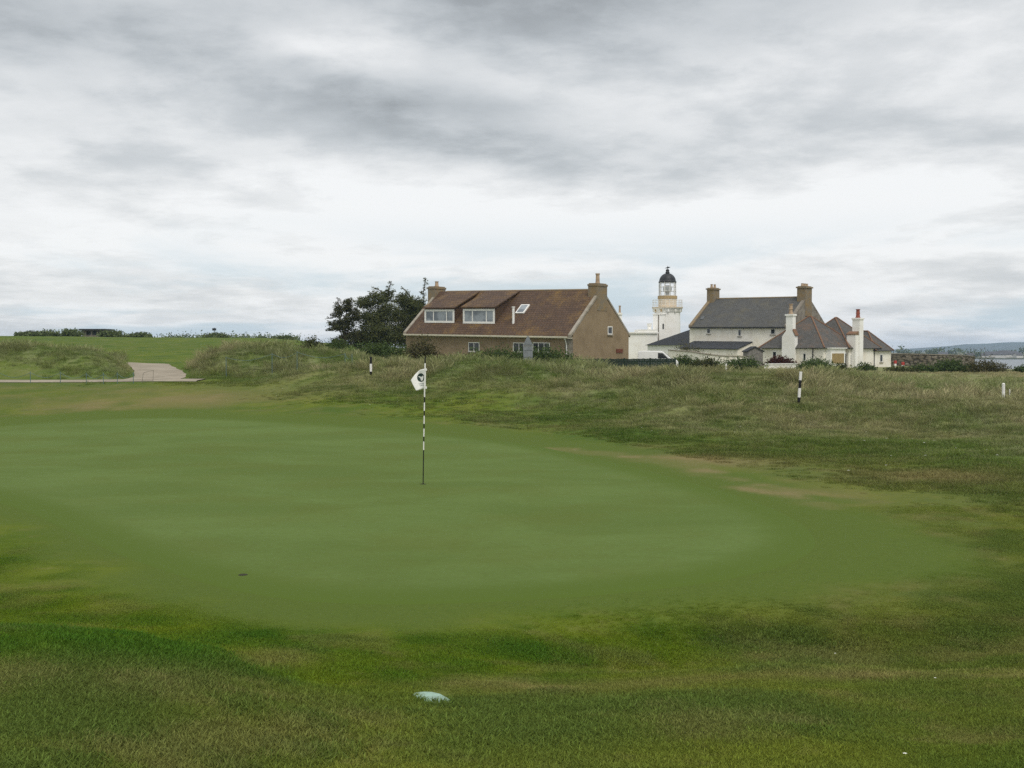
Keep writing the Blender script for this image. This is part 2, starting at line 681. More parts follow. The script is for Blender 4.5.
def roof_mat(name, col, dark, lichen, lich_amt, course, wid, bump=.7):
    """courses of tiles or slates by object coordinates, lichen in patches"""
    m, N, out = mat_new(name)
    tcn = N.n('ShaderNodeTexCoord').outputs['Object']
    s = N.n('ShaderNodeSeparateXYZ')
    N.put(s.inputs[0], tcn)
    cb = N.n('ShaderNodeCombineXYZ')
    N.put(cb.inputs[0], N.m('ADD', s.outputs[0], s.outputs[1]))
    N.put(cb.inputs[1], N.m('MULTIPLY', s.outputs[2], 1.0))
    br = N.n('ShaderNodeTexBrick')
    N.put(br.inputs['Vector'], cb.outputs[0])
    br.inputs['Scale'].default_value = 1.0
    br.inputs['Brick Width'].default_value = wid
    br.inputs['Row Height'].default_value = course
    br.inputs['Mortar Size'].default_value = course * .10
    br.inputs['Mortar Smooth'].default_value = .6
    br.inputs['Color1'].default_value = col + (1,)
    br.inputs['Color2'].default_value = tuple(q * .72 for q in col) + (1,)
    br.inputs['Mortar'].default_value = dark + (1,)
    n1 = N.noise(tcn, .55, 6, .65)
    n2 = N.noise(tcn, 6.0, 5, .7)
    c = N.mix(N.m('MULTIPLY', N.ramp(n2, .4, .75), .45), br.outputs['Color'], dark + (1,))
    lm = N.m('MULTIPLY', N.m('MULTIPLY', N.ramp(n1, .45, .72), N.ramp(n2, .36, .62)), lich_amt)
    c = N.mix(lm, c, lichen + (1,))
    n3 = N.noise(tcn, 17.0, 2, .5)
    c = N.mix(N.m('MULTIPLY', N.ramp(n3, .66, .74), .45), c, (.32, .31, .27, 1))
    h = N.m('ADD', N.m('MULTIPLY', br.outputs['Fac'], -1.0), N.m('MULTIPLY', n2, .5))
    pbsdf(N, out, c, .75, N.bump(h, bump, .03), .3)
    return m


M = {}
M['brown_harl'] = render_wall('brown_roughcast', (.275, .208, .132), (.20, .148, .092), .6)
M['white_harl'] = render_wall('cream_limewash', (.84, .805, .72), (.70, .64, .53))
M['white_paint'] = render_wall('white_masonry_paint', (.86, .85, .81), (.77, .74, .67), .2)
M['brown_tile'] = roof_mat('brown_roof_tiles', (.100, .058, .034), (.040, .025, .017), (.21, .125, .032), .85, .21, .33)
M['slate'] = roof_mat('grey_roof_slates', (.098, .098, .092), (.04, .041, .042), (.15, .13, .07), .5, .16, .3)
M['dark_slate'] = roof_mat('dark_roof_slates', (.036, .04, .047), (.018, .02, .024), (.07, .07, .06), .4, .16, .3)
M['slate_warm'] = roof_mat('weathered_roof_slates', (.108, .104, .095), (.05, .048, .046), (.17, .098, .055), .9, .16, .3)
M['ridge_tile'] = simple('orange_ridge_tiles', (.19, .092, .058), .85, .4, 2.5, bump=.3, col2=(.20, .135, .07))
M['stone_grey'] = simple('weathered_stone', (.26, .235, .19), .9, .4, 1.6, bump=.5, bscale=8, col2=(.15, .13, .105))
M['stone_ochre'] = simple('lichened_stone', (.20, .170, .125), .9, .4, 2.0, bump=.5, bscale=8, col2=(.25, .175, .085))
M['skew'] = simple('pale_gable_stone', (.33, .30, .25), .9, .35, 1.5, bump=.3, col2=(.22, .19, .14))
M['pot'] = simple('clay_chimney_pot', (.45, .33, .22), .85, .3, 4)
M['pot_red'] = simple('red_chimney_pot', (.30, .085, .055), .85, .3, 4)
M['white'] = simple('white_gloss_paint', (.80, .79, .75), .4, .12, 3)
M['cream'] = simple('cream_gutter_paint', (.62, .57, .45), .5, .2, 3)
M['black'] = simple('black_paint', (.012, .012, .013), .4, .2, 5)
M['iron'] = simple('dark_iron', (.03, .032, .035), .5, .3, 4)
M['ochre'] = simple('ochre_painted_band', (.45, .33, .17), .6, .2, 4)
M['buff'] = simple('buff_painted_stone', (.72, .62, .48), .7, .2, 4)
M['grey_sheet'] = simple('grey_sign_back', (.24, .26, .27), .5, .25, 5, metal=.3)
M['grey_wood'] = simple('silvered_wood', (.24, .225, .20), .9, .35, 5, bump=.3)
M['green_paint'] = simple('dark_green_boards', (.014, .030, .018), .7, .4, 3)
M['brick_red'] = simple('red_brown_paint', (.16, .05, .028), .8, .3, 5)
M['red'] = simple('red_paint', (.45, .045, .035), .5, .2, 5)
M['blind'] = simple('tan_blind', (.34, .25, .11), .8, .2, 2)
M['rubber'] = simple('black_rubber', (.02, .02, .02), .8, .2, 5)
M['alu'] = simple('grey_wheel_metal', (.4, .4, .41), .4, .2, 5, metal=.6)
M['bark'] = simple('dark_bark', (.075, .055, .04), .95, .4, 4, bump=.5)
M['lamp_red'] = simple('red_lamp_plastic', (.35, .02, .02), .3, .1, 5)
M['mint'] = simple('mint_paint_on_stone', (.30, .44, .36), .85, .3, 9, bump=.3, bscale=60, col2=(.22, .31, .25))
M['rope'] = simple('blue_green_rope', (.13, .20, .19), .9, .3, 10)
M['hole_dark'] = simple('dark_soil', (.03, .03, .014), .95, .3, 20)
M['logo_green'] = simple('dark_green_print', (.012, .035, .028), .6, .1, 20)
M['logo_grey'] = simple('grey_print', (.33, .37, .34), .6, .1, 20)
M['far_wall'] = simple('pale_house_wall', (.62, .60, .55), .8, .2, .4)
M['far_roof'] = simple('dark_house_roof', (.09, .09, .095), .8, .2, .4)

m, N, out = mat_new('window_glass')
tcn = N.n('ShaderNodeTexCoord').outputs['Object']
cgl = N.mix(N.ramp(N.noise(tcn, 1.1, 3, .5), .4, .65), (.012, .014, .016, 1), (.055, .06, .06, 1))
pbsdf(N, out, cgl, .08, None, .6)
M['glass'] = m
m, N, out = mat_new('dormer_glass')
cgl = N.mix(N.ramp(N.noise(N.n('ShaderNodeTexCoord').outputs['Object'], .9, 3, .5), .4, .6), (.10, .12, .135, 1), (.24, .27, .29, 1))
pbsdf(N, out, cgl, .12, None, .7)
M['glass_pale'] = m
m, N, out = mat_new('clear_lantern_glass')
ms_ = N.n('ShaderNodeMixShader')
tr_ = N.n('ShaderNodeBsdfTransparent')
gl_ = N.n('ShaderNodeBsdfGlossy')
gl_.inputs['Roughness'].default_value = .05
lw = N.n('ShaderNodeLayerWeight')
lw.inputs[0].default_value = .25
N.put(ms_.inputs[0], N.m('ADD', .10, N.m('MULTIPLY', lw.outputs['Fresnel'], .6)))
N.nt.links.new(tr_.outputs[0], ms_.inputs[1])
N.nt.links.new(gl_.outputs[0], ms_.inputs[2])
N.nt.links.new(ms_.outputs[0], out.inputs[0])
M['lantern_glass'] = m
M['lens'] = simple('pale_lens', (.6, .62, .60), .15, .1, 3, spec=.6)
M['van_paint'] = simple('white_van_paint', (.80, .80, .80), .25, .06, 2, spec=.5)
M['flag_cloth'] = simple('white_flag_cloth', (.78, .78, .74), .85, .1, 8)

# turf ---------------------------------------------------------------
FAIR_A, FAIR_B = (.108, .142, .012, 1), (.066, .110, .009, 1)
LUSH_AND_SHADE, DRY, GREENC = (.040, .088, .010, 1), (.185, .150, .066, 1), (.082, .127, .027, 1)
ROUGH_A, ROUGH_B, STRAW = (.125, .165, .046, 1), (.190, .215, .105, 1), (.340, .285, .175, 1)


def turf_colour(N, kind, fine=1.0):
    """turf colour from the zone attributes, the same for the ground and for the blades standing on it"""
    def at(nm):
        nd = N.n('ShaderNodeAttribute', attribute_name=nm)
        nd.attribute_type = kind
        return nd.outputs['Fac']
    pos = N.n('ShaderNodeNewGeometry').outputs['Position']
    n1 = N.noise(pos, .45, 4, .6)
    n2 = N.noise(pos, 2.3, 4, .65)
    c = N.mix(N.ramp(n1, .35, .65), FAIR_A, FAIR_B)
    n0 = N.noise(pos, .055, 4, .6)
    c = N.mix(N.m('MULTIPLY', N.ramp(n0, .42, .62), .45), c, (.062, .098, .016, 1))
    c = N.mix(N.m('MULTIPLY', N.ramp(n2, .52, .75), .35), c, DRY)
    c = N.mix(at('lush_and_shade'), c, LUSH_AND_SHADE)
    c = N.mix(at('dry'), c, DRY)
    c = N.mix(at('collar'), c, (.074, .114, .018, 1))
    rc = N.mix(N.ramp(n2, .38, .62), ROUGH_A, ROUGH_B)
    rc = N.mix(at('straw'), rc, STRAW)
    rc = N.mix(N.m('MULTIPLY', at('lush_and_shade'), .75), rc, (.070, .118, .020, 1))
    c = N.mix(at('rough'), c, rc)
    c = N.mix(at('worn'), c, (.215, .165, .085, 1))
    return c, pos, n1, n2


def ground_material():
    m, N, out = mat_new('turf')
    c, pos, n1, n2 = turf_colour(N, 'GEOMETRY')
    f1 = N.noise(pos, 14, 4, .7)
    f2 = N.noise(pos, 70, 3, .7)
    c = N.mix(N.m('MULTIPLY', N.ramp(f1, .45, .70), .30), c, (.050, .075, .010, 1))
    c = N.mix(N.m('MULTIPLY', N.ramp(f2, .45, .70), .40), c, (.14, .15, .03, 1))
    h = N.m('ADD', N.m('MULTIPLY', f1, .7), N.m('MULTIPLY', f2, .4))
    pbsdf(N, out, c, .95, N.bump(h, .55, .05), .1)
    return m


M['turf'] = ground_material()


def green_material():
    m, N, out = mat_new('mown_green')
    nd = N.n('ShaderNodeAttribute', attribute_name='edge')
    pos = N.n('ShaderNodeNewGeometry').outputs['Position']
    mp = N.n('ShaderNodeMapping')
    mp.inputs['Rotation'].default_value = (0, 0, R(14))
    mp.inputs['Scale'].default_value = (.32, .50, 1)
    N.put(mp.inputs[0], pos)
    s1 = N.noise(mp.outputs[0], .9, 5, .6, .6)
    s2 = N.noise(pos, .5, 5, .6)
    f1 = N.noise(pos, 9, 6, .75)
    f2 = N.noise(pos, 130, 2, .7)
    c = N.mix(N.ramp(s1, .34, .66), GREENC, (.101, .153, .039, 1))
    c = N.mix(N.m('MULTIPLY', N.ramp(s2, .42, .68), .55), c, (.088, .118, .022, 1))
    c = N.mix(N.m('MULTIPLY', N.ramp(f1, .42, .70), .34), c, (.070, .092, .018, 1))
    c = N.mix(N.m('MULTIPLY', N.ramp(f2, .45, .72), .30), c, (.125, .15, .042, 1))
    e = N.m('ADD', nd.outputs['Fac'], N.m('MULTIPLY', N.m('SUBTRACT', N.noise(pos, 3.0, 4, .7), .5), .35))
    c = N.mix(N.ramp(e, .25, .95), c, (.074, .114, .018, 1))
    pbsdf(N, out, c, .95, N.bump(f2, .25, .02), .1)
    return m


M['green'] = green_material()


def blade_material(name, var, trans=.25, straw=.55, gain=1.2):
    m, N, out = mat_new(name)
    c, pos, n1, n2 = turf_colour(N, 'INSTANCER')
    rnd = N.n('ShaderNodeObjectInfo').outputs['Random']
    gi = N.n('ShaderNodeNewGeometry').outputs['Random Per Island']
    hsv = N.n('ShaderNodeHueSaturation')
    N.put(hsv.inputs['Color'], c)
    N.put(hsv.inputs['Value'], N.m('MULTIPLY', gain, N.m('ADD', 1.0 - var * .5, N.m('MULTIPLY', N.m('ADD', N.m('MULTIPLY', rnd, .5), N.m('MULTIPLY', gi, .7)), var))))
    N.put(hsv.inputs['Hue'], N.m('ADD', .488, N.m('MULTIPLY', gi, .024)))
    c = N.mix(N.m('MULTIPLY', N.ramp(gi, .80, .95), straw), hsv.outputs[0], (.27, .225, .12, 1))
    d = N.n('ShaderNodeBsdfDiffuse')
    N.put(d.inputs[0], c)
    t = N.n('ShaderNodeBsdfTranslucent')
    N.put(t.inputs[0], c)
    x = N.n('ShaderNodeMixShader')
    x.inputs[0].default_value = trans
    N.nt.links.new(d.outputs[0], x.inputs[1])
    N.nt.links.new(t.outputs[0], x.inputs[2])
    N.nt.links.new(x.outputs[0], out.inputs[0])
    return m


M['short_blade'] = blade_material('short_blades', 1.0, .3, .08, 1.5)
M['long_blade'] = blade_material('long_blades', .9)


def leaf_material(name, a, b, c3, scale=1.2):
    m, N, out = mat_new(name)
    pos = N.n('ShaderNodeNewGeometry')
    gi = pos.outputs['Random Per Island']
    n1 = N.noise(pos.outputs['Position'], scale, 4, .6)
    c = N.mix(N.ramp(n1, .38, .64), a + (1,), b + (1,))
    c = N.mix(N.m('MULTIPLY', N.ramp(gi, .6, 1.0), .7), c, c3 + (1,))
    d = N.n('ShaderNodeBsdfDiffuse')
    N.put(d.inputs[0], c)
    t = N.n('ShaderNodeBsdfTranslucent')
    N.put(t.inputs[0], c)
    x = N.n('ShaderNodeMixShader')
    x.inputs[0].default_value = .22
    N.nt.links.new(d.outputs[0], x.inputs[1])
    N.nt.links.new(t.outputs[0], x.inputs[2])
    N.nt.links.new(x.outputs[0], out.inputs[0])
    return m


M['pine'] = leaf_material('dark_pine_needles', (.10, .116, .050), (.068, .082, .036), (.18, .18, .065))
M['pine_light'] = leaf_material('loose_pine_needles', (.085, .092, .046), (.065, .070, .036), (.12, .11, .05))
M['hedge'] = leaf_material('hedge_leaves', (.075, .112, .038), (.055, .085, .028), (.11, .145, .05))
M['gorse'] = leaf_material('gorse_leaves', (.070, .080, .032), (.052, .060, .025), (.11, .105, .04))
M['olive'] = leaf_material('olive_shrub_leaves', (.090, .085, .040), (.065, .064, .028), (.12, .105, .05))
M['russet'] = leaf_material('russet_leaves', (.075, .030, .022), (.050, .020, .016), (.11, .05, .03))
M['far_leaf'] = leaf_material('far_leaves', (.12, .15, .065), (.09, .12, .05), (.14, .16, .07), .15)

# ================================================================== SETTING
# ground: one sheet from behind the camera out to the shore
rows = np.concatenate([np.arange(-10, 2, .3), np.geomspace(2, 62, 420)[0:], np.geomspace(62, 1000, 150)[1:]])
us = np.linspace(-1.45, 1.45, 620)
GY, GU = np.meshgrid(rows, us, indexing='ij')
GX = GU * (GY + 12)
GZ = height(GX, GY)
nr, nc = GX.shape
idx = np.arange(nr * nc).reshape(nr, nc)
F = np.stack([idx[:-1, :-1], idx[:-1, 1:], idx[1:, 1:], idx[1:, :-1]], -1).reshape(-1, 4)
ground = mesh_np('ground', np.stack([GX, GY, GZ], -1).reshape(-1, 3), F, M['turf'])
ground.data.polygons.foreach_set('use_smooth', np.ones(len(F), bool))
tag(ground, kind='structure')


def gauss(x, y, px, py, sxp, syp, z=None):
    """soft patch centred on the turf seen at px,py (pixels), as a world-space ellipse"""
    u, D = x / np.maximum(y, 2), np.maximum(y, 2)
    zz = EYE - base_z(x, y)
    yy = 350 + zz * FPX / D
    return np.exp(-((u * FPX + 512 - px) / sxp) ** 2 - ((yy - py) / syp) ** 2)


def zones(x, y):
    nA = fbm(x, y, .33, 4)
    nB = fbm(x + 70, y + 20, .9, 4)
    nC = fbm(x - 30, y + 55, .12, 4)
    rough = rough_mask(x, y)
    sdc = poly_sd(COLLAR, x, y)
    collar = sstep(sdc + (nB - .5) * 1.2, -.45, .5)
    lush_and_shade = .75 * gauss(x, y, 60, 660, 170, 32) + 1.25 * gauss(x, y, 790, 650, 190, 22) + .6 * gauss(x, y, 930, 628, 160, 18) \
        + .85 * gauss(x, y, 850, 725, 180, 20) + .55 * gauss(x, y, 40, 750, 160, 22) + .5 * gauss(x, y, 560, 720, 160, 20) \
        + .5 * gauss(x, y, 980, 545, 60, 18) + .35 * gauss(x, y, 230, 640, 150, 18) + .4 * gauss(x, y, 940, 480, 110, 10) + .4 * gauss(x, y, 640, 400, 90, 9)  # rich green turf, plus shade painted on the right hollow's far bank
    lush_and_shade = np.clip(lush_and_shade * (.25 + 1.2 * sstep(nB, .38, .62)) + .45 * sstep(nA, .53, .66) + .35 * sstep(nB, .56, .70) + .45 * sstep(fbm(x + 5, y * 1.3, 2.4, 3, .6), .54, .68), 0, 1)
    dry = .5 * gauss(x, y, 130, 400, 130, 11) + .8 * gauss(x, y, 640, 462, 120, 6) + .8 * gauss(x, y, 790, 497, 60, 6) \
        + .45 * gauss(x, y, 400, 430, 90, 7) + .45 * gauss(x, y, 620, 690, 120, 9) + .1 * gauss(x, y, 130, 690, 90, 14) + .35 * gauss(x, y, 730, 665, 60, 8) \
        + .55 * gauss(x, y, 940, 478, 80, 8) + .4 * gauss(x, y, 270, 660, 50, 8) + .6 * gauss(x, y, 800, 687, 250, 5)
    dry = np.clip(dry * (.4 + 1.2 * sstep(nA, .35, .6)) + .22 * sstep(fbm(x + 13, y + 4, 1.4, 4, .6), .56, .70) + .2 * sstep(nC, .50, .66) * (1 - sstep(y, 60, 70)), 0, 1)
    straw = sstep(fbm(x, y + 30, .13, 4, .6), .47, .67) * .48
    straw = np.clip(straw + .6 * gauss(x, y, 960, 374, 170, 6) + .35 * gauss(x, y, 300, 352, 140, 8) + .35 * gauss(x, y, 80, 345, 110, 8), 0, 1)
    wd = seg_dist(WORN, x, y) + (nB - .5) * 1.5
    worn = (1 - sstep(wd, .0, .55)) * .65
    worn = worn * (.45 + .75 * sstep(fbm(x, y, 1.1, 3), .4, .6))
    return dict(worn=worn, lush_and_shade=lush_and_shade * (1 - collar), dry=dry * (1 - collar), collar=collar * (1 - rough), rough=rough, straw=straw)


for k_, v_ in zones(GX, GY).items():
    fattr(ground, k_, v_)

# putting green: its own mown sheet a finger's breadth above the ground
cen = np.array([-3.0, 17.5])
ts = np.linspace(0, 1, 70)
Bq = GREEN
V = []
edge = []
for t in ts:
    V.append(cen + t * (Bq - cen))
V = np.array(V)
gx, gy = V[..., 0], V[..., 1]
gzv = height(gx, gy) + .012
gzv[-1] -= .022
gzv[-2] -= .004
sdg = poly_sd(GREEN, gx, gy)
na = len(Bq)
idx = np.arange(len(ts) * na).reshape(len(ts), na)
nxt = np.roll(idx, -1, axis=1)
F = np.stack([idx[:-1], idx[1:], nxt[1:], nxt[:-1]], -1).reshape(-1, 4)
green = mesh_np('putting_green', np.stack([gx, gy, gzv], -1).reshape(-1, 3), F, M['green'])
green.data.polygons.foreach_set('use_smooth', np.ones(len(F), bool))
fattr(green, 'edge', 1 - sstep(sdg, .0, 1.5))
tag(green, kind='structure')

# gravel path: two strips
m, N, out = mat_new('gravel')
pos = N.n('ShaderNodeNewGeometry').outputs['Position']
g1, g2 = N.noise(pos, .8, 5, .65), N.noise(pos, 18, 4, .7)
cg = N.mix(N.ramp(g1, .35, .65), (.32, .28, .22, 1), (.24, .21, .16, 1))
cg = N.mix(N.m('MULTIPLY', N.ramp(g2, .5, .75), .5), cg, (.17, .155, .12, 1))
pbsdf(N, out, cg, .95, N.bump(g2, .5, .03), .15)
M['gravel'] = m


def strip(name, pts, half, mat, lift):
    pts = np.array(pts, float)
    dense = []
    for a, b in zip(pts[:-1], pts[1:]):
        n = max(2, int(np.hypot(*(b - a)) / .5))
        dense += [a + (b - a) * k / n for k in range(n)]
    dense.append(pts[-1])
    dense = np.array(dense)
    for _ in range(6):
        dense[1:-1] = (dense[:-2] + 2 * dense[1:-1] + dense[2:]) / 4
    tg = np.gradient(dense, axis=0)
    tg /= np.linalg.norm(tg, axis=1)[:, None]
    nm = np.stack([-tg[:, 1], tg[:, 0]], 1)
    K = 9
    V = []
    for k in range(K):
        s = (k / (K - 1) * 2 - 1)
        w = half * (1 + .22 * (fbm(dense[:, 0] + 9 * (s > 0), dense[:, 1], .7, 3) - .5) * abs(s))
        q = dense + nm * (s * w)[:, None]
        V.append(np.stack([q[:, 0], q[:, 1], height(q[:, 0], q[:, 1]) + lift - .035 * abs(s) ** 6], 1))
    V = np.stack(V, 1)
    n, K, _ = V.shape
    idx = np.arange(n * K).reshape(n, K)
    F = np.stack([idx[:-1, :-1], idx[:-1, 1:], idx[1:, 1:], idx[1:, :-1]], -1).reshape(-1, 4)
    o = mesh_np(name, V.reshape(-1, 3), F, mat)
    return tag(o, kind='structure')


strip('gravel_path', PATH_L, .72, M['gravel'], .05)
strip('gravel_path', PATH_S, 1.25, M['gravel'], .056)

# sea
m, N, out = mat_new('sea_water')
pos = N.n('ShaderNodeNewGeometry').outputs['Position']
mp = N.n('ShaderNodeMapping')
mp.inputs['Scale'].default_value = (.03, .12, 1)
N.put(mp.inputs[0], pos)
nn = N.noise(mp.outputs[0], 3.0, 5, .6)
pbsdf(N, out, N.mix(nn, (.035, .05, .06, 1), (.06, .075, .085, 1)), .28, N.bump(nn, .4, .6), .5)
mb = MB()
mb.poly([(-4200, 60, -6), (6400, 60, -6), (6400, 5250, -6), (-4200, 5250, -6)])
tag(mb.build('sea', m), kind='structure')

# far shore and hills across the water
def ridge(name, D0, D1, u0, u1, prof, mat, nx=160, ny=14, seed=0):
    u = np.linspace(u0, u1, nx)
    t = np.linspace(0, 1, ny)
    T, U = np.meshgrid(t, u, indexing='ij')
    Y = D0 + (D1 - D0) * T
    X = U * Y
    top = np.interp(U, [pxu(p[0]) for p in prof], [(350 - p[1]) / FPX * (D0 + (D1 - D0) * .5) + EYE for p in prof])
    sc = 9.0 / (D1 - D0)
    H = -7 + (top + 7) * np.sin(np.pi * np.clip(T, 0, 1)) ** .8 * (1 + .25 * (fbm(X + seed, Y, sc, 4) - .5))
    idx = np.arange(nx * ny).reshape(ny, nx)
    F = np.stack([idx[:-1, :-1], idx[:-1, 1:], idx[1:, 1:], idx[1:, :-1]], -1).reshape(-1, 4)
    o = mesh_np(name, np.stack([X, Y, H], -1).reshape(-1, 3), F, mat)
    o.data.polygons.foreach_set('use_smooth', np.ones(len(F), bool))
    return tag(o, kind='structure')


M['hill'] = simple('heather_hillside', (.060, .066, .045), .95, .35, .004, col2=(.045, .06, .03))
M['shore'] = simple('far_fields', (.10, .105, .055), .95, .35, .02, col2=(.17, .15, .09))
ridge('hills', 3600, 5200, .05, 1.2, [(560, 351), (820, 350.5), (880, 350), (900, 349), (925, 347.5), (950, 346), (965, 344.2), (985, 344), (1005, 343), (1040, 342.4), (1200, 341), (1500, 343)], M['hill'], seed=3)
ridge('far_shore', 1150, 2100, .06, 1.0, [(560, 353), (900, 352.6), (1000, 352.4), (1200, 352), (1600, 352)], M['shore'], seed=9)

# air: one even box of thin haze round everything
hz = bpy.data.materials.new('haze')
hz.use_nodes = True
hz.node_tree.nodes.clear()
H = NT(hz.node_tree)
ho = H.n('ShaderNodeOutputMaterial')
pv = H.n('ShaderNodeVolumePrincipled')
pv.inputs['Color'].default_value = (.55, .74, 1.0, 1)
pv.inputs['Density'].default_value = 1.35e-4
pv.inputs['Anisotropy'].default_value = 0.0
H.nt.links.new(pv.outputs[0], ho.inputs['Volume'])
mb = MB()
mb.box(-4300, 6500, -120, 5300, -11, 42)
tag(mb.build('haze', hz), kind='stuff')

# ================================================================== BUILDINGS
class Frame:
    def __init__(s, loc, rz):
        s.loc, s.rz = Vector(loc), rz
        s.mw = Matrix.Translation(s.loc) @ Matrix.Rotation(rz, 4, 'Z')
        s.inv = s.mw.inverted()

    def hit(s, px, py, p0, n):
        o = s.inv @ CAMP
        d = s.inv.to_3x3() @ ray(px, py)
        n = Vector(n)
        t = (Vector(p0) - o).dot(n) / d.dot(n)
        return o + d * t

    def hy(s, px, py, y):
        return s.hit(px, py, (0, y, 0), (0, 1, 0))

    def hx(s, px, py, x):
        return s.hit(px, py, (x, 0, 0), (1, 0, 0))


def along(c, d, px):
    """distance along horizontal direction d from point c to reach image column px"""
    u = pxu(px)
    return (u * c[1] - c[0]) / (d[0] - u * d[1])


def window(parent, o, ux, nrm, w, h, xf=None, mull=(), glass=None, name='window', fw=.09, frame=None, sill=True, trans=None):
    """frame > pane, sill; o = lower left corner on the wall, ux along the wall, nrm outwards"""
    o, ux, nrm = Vector(o), Vector(ux).normalized(), Vector(nrm).normalized()
    z = Vector((0, 0, 1))
    f = MB(xf)
    t = nrm * .06
    b = o - nrm * .02
    f.obox(b, ux * w, z * fw, t)
    f.obox(b + z * (h - fw), ux * w, z * fw, t)
    f.obox(b + z * fw, ux * fw, z * (h - 2 * fw), t)
    f.obox(b + z * fw + ux * (w - fw), ux * fw, z * (h - 2 * fw), t)
    for q in mull:
        f.obox(b + z * fw + ux * (w * q - fw * .45), ux * fw * .9, z * (h - 2 * fw), t * .9)
    if trans:
        f.obox(b + z * (h * trans) + ux * fw, ux * (w - 2 * fw), z * fw * .7, t * .8)
    fo = f.build(name, frame or M['white'], parent)
    g = MB(xf)
    g.obox(b + ux * fw * .5 + z * fw * .5 + nrm * .005, ux * (w - fw), z * (h - fw), nrm * .03)
    g.build('pane', glass or M['glass'], fo)
    if sill:
        s = MB(xf)
        s.obox(o - ux * .08 - z * .10 - nrm * .02, ux * (w + .16), z * .097, nrm * .13)
        s.build('sill', M['skew'] if frame is None else frame, fo)
    return fo


def chimney(parent, x0, x1, y0, y1, z0, z1, mat, pots=1, pot_mat=None, pot_h=.7, pot_r=.16, cap_mat=None, xf=None, axis='x', cap=.09):
    mb = MB(xf)
    mb.box(x0, x1, y0, y1, z0, z1 - .22)
    mb.box(x0 - cap, x1 + cap, y0 - cap, y1 + cap, z1 - .22, z1 - .03)
    mb.box(x0 + .05, x1 - .05, y0 + .05, y1 - .05, z1 - .03, z1 + .06)
    c = mb.build('chimney', mat, parent, bevel=.015)
    for k in range(pots):
        q = (k + .5) / pots
        px_, py_ = ((x0 + (x1 - x0) * q, (y0 + y1) / 2) if axis == 'x' else ((x0 + x1) / 2, y0 + (y1 - y0) * q))
        p = MB(xf)
        p.lathe([(pot_r * 1.15, 0), (pot_r * 1.15, .08), (pot_r, .1), (pot_r * .85, pot_h * .85), (pot_r * 1.05, pot_h * .88), (pot_r * 1.05, pot_h)], 14, (px_, py_, z1 + .055))
        p.build('chimney_pot', pot_mat or M['pot'], c)
    return c


# ---- brown house with dormers ------------------------------------------------
TH = R(36)
corner = P(573, 350, 100.0)
Lh = along(corner, (-math.cos(TH), math.sin(TH)), 406.0)
Wh = along(corner, (math.sin(TH), math.cos(TH)), 628.6)
zb = 1.05
org = Vector((corner.x - Lh * math.cos(TH), corner.y + Lh * math.sin(TH), zb))
fr = Frame(org, -TH)
KS = .42


def shear(p):
    return (p[0], p[1], p[2] + (KS * (1 - p[0] / Lh) if p[2] > -.2 else 0))


def unshear(p):
    return Vector((p.x, p.y, p.z - KS * (1 - p.x / Lh)))


zE, zBk = 3.58 + .28 - zb, 3.90 - zb
zR = fr.hx(598.5, 290.4, Lh).z
house = empty('brown_house', org, -TH, 'long brown roughcast house with two white dormer windows in a red-brown tiled roof', 'house')
mb = MB(shear)
mb.ext([(0, 0, -1), (0, Wh, -1), (0, Wh, zBk), (0, Wh / 2, zR - .12), (0, 0, zE)], (Lh, 0, 0))
mb.build('wall', M['brown_harl'], house)
mF = (zR - zE) / (Wh / 2)
mBk = (zR - zBk) / (Wh / 2)
ov = .38
mb = MB(shear)
mb.ext([(.3, -ov, zE - ov * mF + .02), (.3, Wh / 2, zR + .02), (.3, Wh / 2, zR + .14), (.3, -ov, zE - ov * mF + .13)], (Lh - .6, 0, 0))
mb.ext([(.3, Wh / 2 + .003, zR + .02), (.3, Wh + .3, zBk - .3 * mBk + .02), (.3, Wh + .3, zBk - .3 * mBk + .13), (.3, Wh / 2 + .003, zR + .14)], (Lh - .6, 0, 0))
roof = mb.build('roof', M['brown_tile'], house)
mb = MB(shear)
mb.tube((1.2, Wh / 2, zR + .10), (Lh - 1.2, Wh / 2, zR + .10), .10, n=8)
mb.build('ridge_tiles', M['stone_ochre'], roof)
for x0 in (-.02, Lh - .3 + .003):
    for s in (0, 1):
        mb = MB(shear)
        if s == 0:
            mb.ext([(x0, -ov - .02, zE - ov * mF), (x0, Wh / 2 - .003, zR + .02), (x0, Wh / 2 - .003, zR + .24), (x0, -ov - .02, zE - ov * mF + .24)], (.32, 0, 0))
        else:
            mb.ext([(x0, Wh / 2 + .003, zR + .02), (x0, Wh + .3, zBk - .3 * mBk), (x0, Wh + .3, zBk - .3 * mBk + .24), (x0, Wh / 2 + .003, zR + .24)], (.32, 0, 0))
        mb.build('gable_coping', M['skew'], house)
mb = MB(shear)
mb.box(.1, Lh - .35, -ov - .14, -ov - .005, zE - ov * mF - .06, zE - ov * mF + .08)
mb.box(.1, Lh - .05, -ov, -.003, zE - ov * mF - .12, zE - ov * mF - .02)
mb.build('gutter', M['cream'], house)
mb = MB(shear)
dp = fr.hy(566.5, 345, -.12)
mb.tube((dp.x, -ov - .06, zE - ov * mF - .05), (dp.x, -.10, zE - ov * mF - .7), .05)
mb.tube((dp.x, -.10, zE - ov * mF - .7), (dp.x, -.10, -1), .05)
mb.build('downpipe', M['white'], house)
mb = MB(shear)
mb.box(Lh - .85, Lh - .003, -.035, -.003, -1, zE - ov * mF - .16)
mb.build('corner_stone', M['stone_grey'], house)
